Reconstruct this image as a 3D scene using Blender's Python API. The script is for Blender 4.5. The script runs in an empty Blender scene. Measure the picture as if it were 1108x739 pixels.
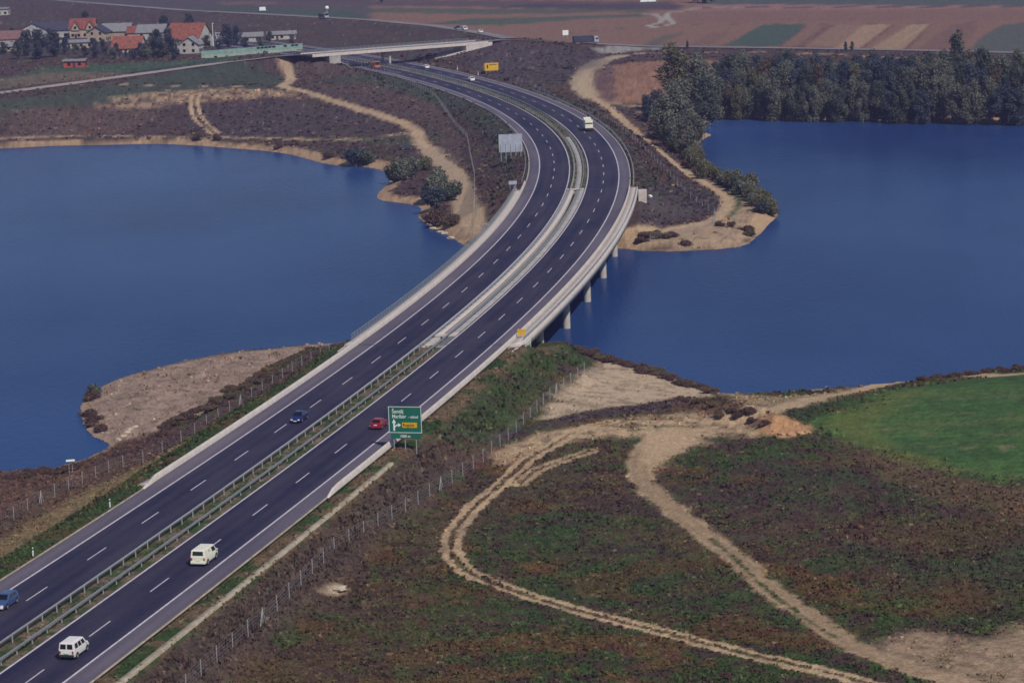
import bpy, bmesh, math, random
import numpy as np
from mathutils import Vector, Matrix
random.seed(7)
RNG = np.random.default_rng(11)
sc = bpy.context.scene
R = math.radians

# ------------------------------------------------------------------ camera
CAM_F, CAM_P, CAM_H, CAM_R = 2963.06, 0.174651, 80.147, -0.035921     # focal (px of a 1108 wide picture), pitch down, height over the road, roll
CX, CY = 554.0, 369.5
cam_d = bpy.data.cameras.new('camera'); cam = bpy.data.objects.new('camera', cam_d)
sc.collection.objects.link(cam); sc.camera = cam
cam_d.sensor_width = 36.0; cam_d.lens = CAM_F / 1108.0 * 36.0
cam_d.clip_start = 1.0; cam_d.clip_end = 60000.0
_p, _r = CAM_P, CAM_R
fwd = Vector((0, math.cos(_p), -math.sin(_p))); up0 = Vector((0, math.sin(_p), math.cos(_p))); rt0 = Vector((1, 0, 0))
rt = rt0 * math.cos(_r) + up0 * math.sin(_r)
up = -rt0 * math.sin(_r) + up0 * math.cos(_r)
M = Matrix((rt, up, -fwd)).transposed().to_4x4(); M.translation = Vector((0, 0, CAM_H))
cam.matrix_world = M

# ------------------------------------------------------------------ light
SUN_EL, SUN_AZ = R(46), R(149)
w = bpy.data.worlds.new('World'); sc.world = w; w.use_nodes = True
nt = w.node_tree; nt.nodes.clear()
sky = nt.nodes.new('ShaderNodeTexSky'); sky.sky_type = 'NISHITA'; sky.sun_disc = False
sky.sun_elevation = SUN_EL; sky.sun_rotation = SUN_AZ; sky.air_density = 1.3; sky.dust_density = 0.3; sky.ozone_density = 3.0; sky.altitude = 1500
bg = nt.nodes.new('ShaderNodeBackground'); bg.inputs['Strength'].default_value = 0.06
wo = nt.nodes.new('ShaderNodeOutputWorld'); nt.links.new(sky.outputs[0], bg.inputs[0]); nt.links.new(bg.outputs[0], wo.inputs[0])
sl = bpy.data.lights.new('sun', 'SUN'); sl.energy = 3.0; sl.angle = R(0.6); sl.color = (1.0, 0.91, 0.80)
so_ = bpy.data.objects.new('sun', sl); sc.collection.objects.link(so_)
tosun = Vector((math.sin(SUN_AZ) * math.cos(SUN_EL), math.cos(SUN_AZ) * math.cos(SUN_EL), math.sin(SUN_EL)))
so_.rotation_euler = tosun.to_track_quat('Z', 'Y').to_euler(); so_.location = (0, 300, 200)
sc.view_settings.view_transform = 'Standard'; sc.view_settings.look = 'None'
sc.view_settings.exposure = 0.33; sc.view_settings.gamma = 1.0
sc.cycles.volume_bounces = 0; sc.cycles.volume_max_steps = 16; sc.cycles.filter_width = 1.6

# ------------------------------------------------------------------ tagging
ONES = 'first second third fourth fifth sixth seventh eighth ninth tenth eleventh twelfth thirteenth fourteenth fifteenth sixteenth seventeenth eighteenth nineteenth'.split()
TENS = {2: 'twent', 3: 'thirt', 4: 'fort', 5: 'fift'}
def nth(k):
    k += 1
    if k < 20: return ONES[k - 1]
    return TENS[k // 10] + ('ieth' if k % 10 == 0 else 'y-' + ONES[k % 10 - 1])
def tag(o, label=None, cat=None, group=None, kind=None):
    if label: o['label'] = label
    if cat: o['category'] = cat
    if group: o['group'] = group
    if kind: o['kind'] = kind
    return o
def empty(name, loc=(0, 0, 0), rz=0.0):
    o = bpy.data.objects.new(name, None); sc.collection.objects.link(o); o.location = loc; o.rotation_euler = (0, 0, rz)
    o.empty_display_size = 0.5
    return o
def link(name, mesh, parent=None, loc=None, rz=None):
    o = bpy.data.objects.new(name, mesh); sc.collection.objects.link(o)
    if parent: o.parent = parent
    if loc is not None: o.location = loc
    if rz is not None: o.rotation_euler = (0, 0, rz)
    return o
def copy_tree(o, parent=None):
    c = o.copy(); sc.collection.objects.link(c)
    if parent: c.parent = parent
    for ch in list(o.children): copy_tree(ch, c)
    return c

# ------------------------------------------------------------------ materials
def newmat(name):
    m = bpy.data.materials.new(name); m.use_nodes = True
    n = m.node_tree; b = n.nodes['Principled BSDF']
    return m, n, b
def mat(name, col, rough=0.7, var=0.15, scale=3.0, metal=0.0, spec=0.3, bump=0.0, col2=None, coat=0.0):
    m, n, b = newmat(name)
    b.inputs['Roughness'].default_value = rough; b.inputs['Metallic'].default_value = metal
    b.inputs['Specular IOR Level'].default_value = spec
    if coat: b.inputs['Coat Weight'].default_value = coat; b.inputs['Coat Roughness'].default_value = .08
    tc = n.nodes.new('ShaderNodeTexCoord'); no = n.nodes.new('ShaderNodeTexNoise')
    no.inputs['Scale'].default_value = scale; no.inputs['Detail'].default_value = 6; no.inputs['Roughness'].default_value = .65
    n.links.new(tc.outputs['Object'], no.inputs['Vector'])
    cr = n.nodes.new('ShaderNodeValToRGB')
    c2 = col2 if col2 else tuple(min(1, c * (1 + var)) for c in col)
    c1 = col if col2 else tuple(c * (1 - var) for c in col)
    cr.color_ramp.elements[0].position = .35; cr.color_ramp.elements[1].position = .65
    cr.color_ramp.elements[0].color = (*c1, 1); cr.color_ramp.elements[1].color = (*c2, 1)
    n.links.new(no.outputs[0], cr.inputs[0]); n.links.new(cr.outputs[0], b.inputs['Base Color'])
    if bump:
        bu = n.nodes.new('ShaderNodeBump'); bu.inputs['Strength'].default_value = bump; bu.inputs['Distance'].default_value = .05
        n.links.new(no.outputs[0], bu.inputs['Height']); n.links.new(bu.outputs[0], b.inputs['Normal'])
    return m

def asphalt_mat(name, c1, c2, along=0.02, scale=.35):
    # large soft patches + lengthwise tyre bands (uv.x = offset in m, uv.y = run in m) + fine grain
    m, n, b = newmat(name); L = n.links
    b.inputs['Roughness'].default_value = .85; b.inputs['Specular IOR Level'].default_value = .25
    uv = n.nodes.new('ShaderNodeUVMap'); mp = n.nodes.new('ShaderNodeMapping'); mp.inputs['Scale'].default_value = (scale, along, 1)
    n1 = n.nodes.new('ShaderNodeTexNoise'); n1.inputs['Scale'].default_value = 1.0; n1.inputs['Detail'].default_value = 5
    L.new(uv.outputs[0], mp.inputs[0]); L.new(mp.outputs[0], n1.inputs['Vector'])
    mp2 = n.nodes.new('ShaderNodeMapping'); mp2.inputs['Scale'].default_value = (.09, .03, 1)
    n2 = n.nodes.new('ShaderNodeTexNoise'); n2.inputs['Scale'].default_value = 1.0; n2.inputs['Detail'].default_value = 8; n2.inputs['Roughness'].default_value = .7
    L.new(uv.outputs[0], mp2.inputs[0]); L.new(mp2.outputs[0], n2.inputs['Vector'])
    mp3 = n.nodes.new('ShaderNodeMapping'); mp3.inputs['Scale'].default_value = (2.2, 1.3, 1)
    n3 = n.nodes.new('ShaderNodeTexNoise'); n3.inputs['Scale'].default_value = 1.0; n3.inputs['Detail'].default_value = 3
    L.new(uv.outputs[0], mp3.inputs[0]); L.new(mp3.outputs[0], n3.inputs['Vector'])
    a = n.nodes.new('ShaderNodeMath'); a.operation = 'ADD'; L.new(n1.outputs[0], a.inputs[0]); L.new(n2.outputs[0], a.inputs[1])
    a2 = n.nodes.new('ShaderNodeMath'); a2.operation = 'MULTIPLY_ADD'; a2.inputs[1].default_value = .45
    L.new(n3.outputs[0], a2.inputs[0]); L.new(a.outputs[0], a2.inputs[2])
    sx_ = n.nodes.new('ShaderNodeSeparateXYZ'); L.new(uv.outputs[0], sx_.inputs[0])
    m1 = n.nodes.new('ShaderNodeMath'); m1.operation = 'MULTIPLY'; m1.inputs[1].default_value = 2 * math.pi / 1.95; L.new(sx_.outputs[0], m1.inputs[0])
    m2 = n.nodes.new('ShaderNodeMath'); m2.operation = 'COSINE'; L.new(m1.outputs[0], m2.inputs[0])
    m3 = n.nodes.new('ShaderNodeMath'); m3.operation = 'MULTIPLY_ADD'; m3.inputs[1].default_value = .05; L.new(m2.outputs[0], m3.inputs[0]); L.new(a2.outputs[0], m3.inputs[2])
    mr = n.nodes.new('ShaderNodeMapRange'); mr.inputs[1].default_value = 1.02; mr.inputs[2].default_value = 1.42
    L.new(m3.outputs[0], mr.inputs[0])
    mx = n.nodes.new('ShaderNodeMix'); mx.data_type = 'RGBA'; mx.inputs[6].default_value = (*c1, 1); mx.inputs[7].default_value = (*c2, 1)
    L.new(mr.outputs[0], mx.inputs[0]); L.new(mx.outputs[2], b.inputs['Base Color'])
    return m

MT = {}
MT['lane'] = asphalt_mat('dark_asphalt', (.013, .013, .044), (.040, .034, .062))
MT['shoulder'] = asphalt_mat('shoulder_asphalt', (.082, .070, .105), (.125, .108, .142))
MT['line'] = mat('road_paint', (.52, .47, .52), .6, .18, 1.2)
MT['concrete'] = mat('concrete', (.40, .37, .34), .85, .16, .8, bump=.1)
MT['concrete_w'] = mat('weathered_concrete', (.33, .31, .30), .85, .25, .5)
MT['gutter'] = mat('dirty_concrete', (.24, .20, .15), .9, .3, .7, col2=(.40, .35, .27))
MT['concrete_p'] = mat('pale_concrete', (.50, .45, .42), .8, .12, .9)
MT['steel'] = mat('galvanised_steel', (.27, .29, .31), .45, .12, 2.0, metal=.35, spec=.5)
MT['post'] = mat('grey_post', (.33, .33, .34), .6, .15, 2.0)
MT['mesh'] = mat('fence_wire', (.28, .27, .30), .6, .15, 2.0)
MT['sign_g'] = mat('sign_green', (.008, .125, .088), .45, .08, 1.0, spec=.4)
MT['sign_w'] = mat('sign_white', (.72, .76, .74), .45, .05, 1.0)
MT['sign_y'] = mat('sign_yellow', (.62, .36, .02), .45, .07, 1.0)
MT['sign_k'] = mat('sign_black', (.02, .02, .02), .5, .1, 1.0)
MT['sign_back'] = mat('sign_back', (.33, .36, .44), .5, .18, .6)
MT['white'] = mat('white_plaster', (.38, .37, .35), .8, .2, .5)
MT['cream'] = mat('cream_plaster', (.36, .29, .22), .8, .2, .5)
MT['tile_r'] = mat('red_tiles', (.19, .06, .045), .8, .35, .9)
MT['tile_o'] = mat('orange_tiles', (.22, .075, .05), .8, .35, .9)
MT['tile_d'] = mat('dark_tiles', (.045, .045, .075), .8, .25, .9)
MT['tile_g'] = mat('grey_tiles', (.19, .19, .205), .8, .2, .9)
MT['tile_p'] = mat('faded_red_tiles', (.17, .09, .09), .8, .2, .9)
MT['wood'] = mat('dark_wood', (.06, .04, .035), .8, .3, 1.0)
MT['red_wood'] = mat('red_boards', (.36, .07, .05), .8, .2, 1.0)
MT['glassd'] = mat('dark_glass', (.008, .009, .014), .12, .1, 1.0, spec=.5)
MT['tyre'] = mat('tyre_rubber', (.012, .012, .013), .85, .1, 3)
MT['rim'] = mat('wheel_rim', (.45, .45, .47), .35, .05, 3, metal=.6)
MT['white_paint'] = mat('white_vehicle_paint', (.74, .72, .60), .35, .05, 1.5, coat=.3)
MT['white_paint2'] = mat('cool_white_vehicle_paint', (.72, .70, .68), .35, .05, 1.5, coat=.3)
MT['red_paint'] = mat('dark_red_vehicle_paint', (.26, .012, .03), .3, .08, 1.5, coat=.4)
MT['blue_paint'] = mat('dark_blue_vehicle_paint', (.008, .016, .10), .3, .1, 1.5, coat=.5)
MT['lblue_paint'] = mat('light_blue_vehicle_paint', (.045, .075, .20), .35, .08, 1.5, coat=.4)
MT['orange_paint'] = mat('orange_vehicle_paint', (.55, .16, .05), .45, .1, 1.5)
MT['plastic'] = mat('dark_plastic', (.02, .035, .03), .6, .1, 2)
MT['lamp_r'] = mat('red_lamp', (.35, .01, .01), .3, .1, 2)
MT['lamp_w'] = mat('clear_lamp', (.8, .8, .82), .15, .05, 2, spec=.7)
MT['plate'] = mat('number_plate', (.75, .75, .75), .4, .05, 2)
MT['nb_green'] = mat('pale_green_panel', (.19, .30, .26), .5, .2, .7)
MT['nb_cream'] = mat('pale_cream_panel', (.30, .34, .28), .6, .1, .7)
MT['rock'] = mat('pale_rock', (.42, .36, .27), .9, .25, 1.2, bump=.4)
MT['clay'] = mat('orange_clay', (.40, .23, .13), .95, .2, .8, bump=.4)
MT['bark'] = mat('bark', (.10, .08, .07), .9, .3, 2.0)

def leafmat(name, c1, c2, trans=.35):
    m, n, b = newmat(name); L = n.links
    b.inputs['Roughness'].default_value = .75; b.inputs['Specular IOR Level'].default_value = .12
    at = n.nodes.new('ShaderNodeAttribute'); at.attribute_name = 'tone'
    mx = n.nodes.new('ShaderNodeMix'); mx.data_type = 'RGBA'; mx.inputs[6].default_value = (*c1, 1); mx.inputs[7].default_value = (*c2, 1)
    L.new(at.outputs['Fac'], mx.inputs[0]); L.new(mx.outputs[2], b.inputs['Base Color'])
    tr = n.nodes.new('ShaderNodeBsdfTranslucent'); L.new(mx.outputs[2], tr.inputs[0])
    ms = n.nodes.new('ShaderNodeMixShader'); ms.inputs[0].default_value = trans
    out = n.nodes['Material Output']; L.new(b.outputs[0], ms.inputs[1]); L.new(tr.outputs[0], ms.inputs[2]); L.new(ms.outputs[0], out.inputs[0])
    return m
MT['leaf_dark'] = leafmat('leaves_dark_green', (.044, .064, .062), (.165, .180, .130))
MT['leaf_grey'] = leafmat('leaves_grey_green', (.070, .086, .078), (.250, .255, .190))
MT['leaf_olive'] = leafmat('leaves_olive', (.080, .085, .048), (.240, .215, .125))
MT['leaf_brown'] = leafmat('leaves_autumn', (.075, .058, .046), (.220, .160, .105))
MT['leaf_blue'] = leafmat('leaves_blue_green', (.034, .050, .080), (.115, .140, .150))
MT['scrub'] = leafmat('scrub_brown', (.055, .036, .040), (.150, .095, .075), .15)

# ------------------------------------------------------------------ motorway axis
AX = np.array([-73.91,-68.71,-63.57,-58.5,-53.49,-48.53,-43.65,-38.83,-34.08,-29.43,-24.88,-20.46,-16.17,-12.04,-8.09,-4.33,-0.78,2.54,5.6,8.4,10.91,13.12,15.02,16.59,17.82,18.7,19.21,19.34,19.08,18.42,17.36,15.88,14.0,11.7,8.99,5.88,2.37,-1.54,-5.82,-10.49,-15.52,-20.92,-26.69,-32.81,-39.29,-46.12,-53.31,-60.84,-68.74])
AY = 200 + 20.0 * np.arange(len(AX))
# smooth interpolation (Catmull-Rom) then extend both ends
def smooth_poly(x, y, n=8):
    X = []; Y = []
    for i in range(len(x) - 1):
        i0, i3 = max(i - 1, 0), min(i + 2, len(x) - 1)
        for k in range(n):
            t = k / n; t2 = t * t; t3 = t2 * t
            c = (-.5 * t3 + t2 - .5 * t, 1.5 * t3 - 2.5 * t2 + 1, -1.5 * t3 + 2 * t2 + .5 * t, .5 * t3 - .5 * t2)
            X.append(c[0] * x[i0] + c[1] * x[i] + c[2] * x[i + 1] + c[3] * x[i3]); Y.append(c[0] * y[i0] + c[1] * y[i] + c[2] * y[i + 1] + c[3] * y[i3])
    X.append(x[-1]); Y.append(y[-1]); return np.array(X), np.array(Y)
sx, sy = smooth_poly(AX, AY)
d0 = np.array([sx[1] - sx[0], sy[1] - sy[0]]); d0 /= np.hypot(*d0)
ks = np.arange(-60, 0)[:, None] * 2.5
sx = np.concatenate([sx[0] + (ks * d0)[:, 0], sx]); sy = np.concatenate([sy[0] + (ks * d0)[:, 1], sy])
th = math.atan2(sy[-1] - sy[-2], sx[-1] - sx[-2]); ex, ey = [], []; px_, py_ = sx[-1], sy[-1]
for k in range(160):
    th += .0006 * 2.5; px_ += math.cos(th) * 2.5; py_ += math.sin(th) * 2.5; ex.append(px_); ey.append(py_)
sx = np.concatenate([sx, ex]); sy = np.concatenate([sy, ey])
cum = np.concatenate([[0], np.cumsum(np.hypot(np.diff(sx), np.diff(sy)))]); cum -= cum[60]
SS = np.arange(cum[0], cum[-1], 2.0)
RX, RY = np.interp(SS, cum, sx), np.interp(SS, cum, sy)
TX, TY = np.gradient(RX), np.gradient(RY); _n = np.hypot(TX, TY); TX /= _n; TY /= _n
S0 = float(SS[0]); S1 = float(SS[-1])
def axis(s):
    return (np.interp(s, SS, RX), np.interp(s, SS, RY), np.interp(s, SS, TX), np.interp(s, SS, TY))
def rp(s, off, z=0.0):
    x, y, tx, ty = axis(s); return Vector((float(x + ty * off), float(y - tx * off), z))
def heading(s):
    _, _, tx, ty = axis(s); return math.atan2(float(ty), float(tx))

# ------------------------------------------------------------------ photograph ray -> world point at a height
def bp(px, py, z=0.0):
    u = px - CX; v = -(py - CY); cr, sr = math.cos(CAM_R), math.sin(CAM_R)
    u, v = u * cr - v * sr, u * sr + v * cr
    dy = CAM_F * math.cos(CAM_P) + v * math.sin(CAM_P); dz = -CAM_F * math.sin(CAM_P) + v * math.cos(CAM_P)
    k = (z - CAM_H) / dz
    return (u * k, dy * k)

# ------------------------------------------------------------------ numpy helpers
def hash2(i, j, seed):
    h = (i.astype(np.int64) * 374761393 + j.astype(np.int64) * 668265263 + seed * 1442695041) & 0xffffffff
    h = ((h ^ (h >> 13)) * 1274126177) & 0xffffffff
    return ((h ^ (h >> 16)) & 0xffff) / 65535.0
def vnoise(x, y, seed=0):
    i = np.floor(x); j = np.floor(y); fx = x - i; fy = y - j; fx = fx * fx * (3 - 2 * fx); fy = fy * fy * (3 - 2 * fy)
    a = hash2(i, j, seed); b = hash2(i + 1, j, seed); c = hash2(i, j + 1, seed); d = hash2(i + 1, j + 1, seed)
    return (a * (1 - fx) + b * fx) * (1 - fy) + (c * (1 - fx) + d * fx) * fy
def fbm(x, y, scale, oct=4, seed=0, rough=.55):
    x = x / scale; y = y / scale; t = 0; a = 1; s = 0
    for k in range(oct):
        t = t + a * vnoise(x + 17.3 * k, y - 9.1 * k, seed + k); s += a; a *= rough; x = x * 2.03; y = y * 2.03
    return t / s
def sstep(a, b, x):
    t = np.clip((x - a) / (b - a), 0, 1); return t * t * (3 - 2 * t)
def inpoly(x, y, P):
    r = np.zeros(x.shape, bool); n = len(P)
    bx0, bx1 = min(p[0] for p in P), max(p[0] for p in P); by0, by1 = min(p[1] for p in P), max(p[1] for p in P)
    m = (x >= bx0) & (x <= bx1) & (y >= by0) & (y <= by1); xm, ym = x[m], y[m]; rm = np.zeros(xm.shape, bool)
    for i in range(n):
        x1, y1 = P[i]; x2, y2 = P[(i + 1) % n]
        if y1 == y2: continue
        c = ((y1 > ym) != (y2 > ym)); rm ^= c & (xm < (x2 - x1) * (ym - y1) / (y2 - y1) + x1)
    r[m] = rm; return r
def distpoly(x, y, P, closed=False, cap=60.0):
    d = np.full(x.shape, cap * cap); n = len(P)
    for i in range(n if closed else n - 1):
        x1, y1 = P[i]; x2, y2 = P[(i + 1) % n]
        m = (x > min(x1, x2) - cap) & (x < max(x1, x2) + cap) & (y > min(y1, y2) - cap) & (y < max(y1, y2) + cap)
        if not m.any(): continue
        xm, ym = x[m], y[m]; dx, dy = x2 - x1, y2 - y1; L = dx * dx + dy * dy + 1e-9
        t = np.clip(((xm - x1) * dx + (ym - y1) * dy) / L, 0, 1)
        d[m] = np.minimum(d[m], (xm - x1 - t * dx) ** 2 + (ym - y1 - t * dy) ** 2)
    return np.sqrt(d)
def cat(pts, n=5):
    P = np.array(pts, float); X, Y = smooth_poly(P[:, 0], P[:, 1], n); return list(zip(X, Y))
def W(pts, z=0.0, smooth=True):
    q = [bp(a, b, z) for a, b in pts]
    return cat(q) if smooth and len(q) > 2 else q

# ------------------------------------------------------------------ shorelines (water level)
WZ = -9.0
shore_px_far = [(-420,176),(-200,170),(0,161),(60,158),(120,157),(170,156),(215,158),(240,160),(290,164),(320,169),(345,176),(362,179),(380,180),(402,182),(418,187),(424,192),(418,200),(410,208),(406,213),(412,217),(425,219),(441,221),(455,226),(452,235),(458,241),(468,247),(480,253),(492,260),(500,265),(520,272),(560,276),(600,272),(640,268),(672,266),(682,270),(700,272),(730,272),(760,271),(790,269),(806,266),(818,258),(828,247),(838,238),(842,232),(836,222),(822,210),(800,198),(780,188),(768,178),(761,168),(757,158),(763,150),(771,146),(761,143),(762,137),(768,130),(790,128),(850,129),(900,130),(950,131),(1000,132),(1060,134),(1108,135),(1300,140),(1500,146)]
shore_px_near = [(1500,372),(1300,384),(1108,396),(1060,402),(1000,410),(940,416),(880,421),(820,425),(785,425),(765,421),(745,413),(715,405),(690,397),(665,387),(645,383),(620,378),(600,372),(575,363),(540,352),(480,345),(420,350),(380,368),(340,372),(300,376),(250,381),(200,390),(150,403),(120,413),(98,425),(89,435),(87,446),(91,461),(100,472),(117,481),(108,488),(92,495),(72,502),(50,507),(0,510),(-150,520),(-420,540)]
SHORE = W(shore_px_far, WZ) + W(shore_px_near, WZ)

# overpass road axis (x, y, z, half width, bank slope left part)
OVP = [(*bp(-260,128,-2),-2.0),(*bp(0,101,-1),-1.0),(*bp(90,89,-.5),-0.5),(*bp(170,78,.5),0.5),(*bp(240,68.5,2.2),2.2),(*bp(300,61.5,4.5),4.5),(*bp(345,57,6.1),6.1)]
OVE = [(*bp(520,45.5,6.1),6.1),(*bp(545,43.5,6.0),6.0),(*bp(580,44.5,4.6),4.6),(*bp(640,47.5,2.2),2.2),(*bp(700,50.5,.8),.8),(*bp(860,52.5,0),0.0),(*bp(1000,55,0),0.0),(*bp(1108,57.5,0),0.0),(*bp(1500,66,0),0.0)]
CROSS = [(*bp(-300,-30,0),0),(*bp(90,3,0),0.0),(*bp(200,11.5,0),0.0),(*bp(300,16.5,0),0.0),(*bp(400,22,.5),.5),(*bp(470,28.5,2),2.0),(*bp(520,36,4),4.0),(*bp(552,42,5.6),5.6)]
def dist_z(x, y, P):
    best = np.full(x.shape, 1e9); zz = np.zeros(x.shape)
    for a, b in zip(P[:-1], P[1:]):
        dx, dy = b[0] - a[0], b[1] - a[1]; L = dx * dx + dy * dy
        t = np.clip(((x - a[0]) * dx + (y - a[1]) * dy) / L, 0, 1)
        d = np.hypot(x - a[0] - t * dx, y - a[1] - t * dy); m = d < best
        best[m] = d[m]; zz[m] = (a[2] + t * (b[2] - a[2]))[m]
    return best, zz
def road_so(x, y):
    # signed offset from the axis and run, by nearest axis sample (coarse then refined)
    off = np.full(x.shape, 999.0); run = np.zeros(x.shape)
    m = np.abs(x - np.interp(y, RY, RX)) < 110; xm, ym = x[m], y[m]
    s = np.interp(ym, RY, SS)
    for _ in range(6):
        ax, ay, tx, ty = axis(s); s = s + ((xm - ax) * tx + (ym - ay) * ty)
    ax, ay, tx, ty = axis(s)
    off[m] = (xm - ax) * ty - (ym - ay) * tx; run[m] = s
    return off, run
B0, B1 = 262.0, 472.0        # bridge abutments (run)
BAR = W([(376,366),(340,372),(300,376),(250,381),(200,390),(150,403),(98,425),(87,446),(100,472),(117,481),(160,470),(240,440),(310,404)], -8)
MOUNDS = [(*bp(848,466,-4), .9, 2.8), (*bp(836,460,-4), 1.3, 3.0), (*bp(822,454,-4), 1.3, 3.4), (*bp(805,450,-4), 1.2, 3.6), (*bp(785,447,-4), 1.0, 4.0), (*bp(765,440,-4), .9, 4.0), (*bp(745,436,-4), .7, 4.0), (*bp(366,638,-3.5), .5, 1.6)]
def terrain(x, y, detail=True):
    dsh = distpoly(x, y, SHORE, True, 130.0); inside = inpoly(x, y, SHORE)
    base = -4.2 + 3.4 * sstep(640, 900, y) + 1.0 * sstep(950, 1200, y)
    # land rises from the waterline: a low bank, then a long gentle slope
    near = y < 620
    rise = np.where(near, .35 * sstep(0, 3, dsh) + 1.6 * sstep(1, 22, dsh), 1.5 * sstep(0, 5, dsh))
    spread = np.where(near, 45.0, 110.0)
    low = WZ + rise; h = low + (base - low) * sstep(2, 1, 1) * 0
    h = low + (base - low) * sstep(6.0, spread, dsh)
    h = np.where(inside, WZ - .25 * np.minimum(dsh, 12) - .05, h)
    off, run = road_so(x, y); ao = np.abs(off)
    # point bar stays low
    inb = inpoly(x, y, BAR) | ((off < -33) & (y < 470))
    lowbar = WZ + .3 + 1.0 * sstep(0, 20, dsh)
    h = np.where(inb & ~inside, np.minimum(h, lowbar), h)
    # motorway embankment, left out between the abutments (cone slopes there)
    gap = np.maximum(0, np.minimum(run - B0, B1 - run))
    top = -.12 - np.minimum(gap * .9, 3.4 + gap * .07) - np.maximum(0, gap - 34) * .6
    emb = top - np.maximum(0, ao - 15.9) * .5
    cut = -.12 + np.maximum(0, ao - 16.5) * np.where(off > 0, .15, .5)
    h = np.where(ao < 110, np.maximum(h, np.where(run > B1 + 0, emb, emb)), h)
    d, z = dist_z(x, y, OVP); dr = d; h2 = z - .15 - np.maximum(0, d - 6.5) * .35; h = np.where(d < 6, h2, np.maximum(h, h2))
    d, z = dist_z(x, y, OVE); dr = np.minimum(dr, d); h2 = z - .15 - np.maximum(0, d - 6.5) * .10; h = np.where(d < 5, h2, np.maximum(h, h2))
    d, z = dist_z(x, y, CROSS); dr = np.minimum(dr, d); h2 = z - .15 - np.maximum(0, d - 5.0) * .12; h = np.where(d < 5, h2, np.maximum(h, h2))
    h = np.where((y > 560) & (run > B1), np.minimum(h, np.where(ao < 110, cut, 99)), h)
    for mx, my, mh, mr in MOUNDS:
        h = h + mh * np.exp(-((x - mx) ** 2 + (y - my) ** 2) / (mr * mr)) * (.6 + .8 * fbm(x, y, 1.5, 3, 5))
    if detail:
        rough = sstep(17, 24, ao) * (~inside) * sstep(5, 11, dr)
        h = h + rough * ((fbm(x, y, 26, 3, 3) - .5) * .9 * sstep(4, 25, dsh) + (fbm(x, y, 3.0, 3, 9) - .5) * .28)
        h = np.where(~inside & (dsh > .6), np.maximum(h, WZ + .06), h)
    return h, dsh, inside, off, run
def hz(x, y):
    a = terrain(np.array([float(x)]), np.array([float(y)]))[0]; return float(a[0])
def ground(px, py, z0=-3.0):
    z = z0
    for _ in range(6):
        x, y = bp(px, py, z); z = .5 * z + .5 * hz(x, y)
    x, y = bp(px, py, z); return Vector((x, y, hz(x, y)))

_wg = {}
def WG(pts, z0=-3.0, smooth=True):
    key = tuple(pts)
    if key not in _wg:
        z = np.full(len(pts), float(z0)); P = None
        for it in range(9):
            q = np.array([bp(a, b, zz) for (a, b), zz in zip(pts, z)])
            if it == 8: break
            z = .5 * z + .5 * np.maximum(terrain(q[:, 0], q[:, 1], False)[0], WZ)
        _wg[key] = [tuple(v) for v in q]
    q = _wg[key]; return cat(q) if smooth and len(q) > 2 else q
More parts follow.
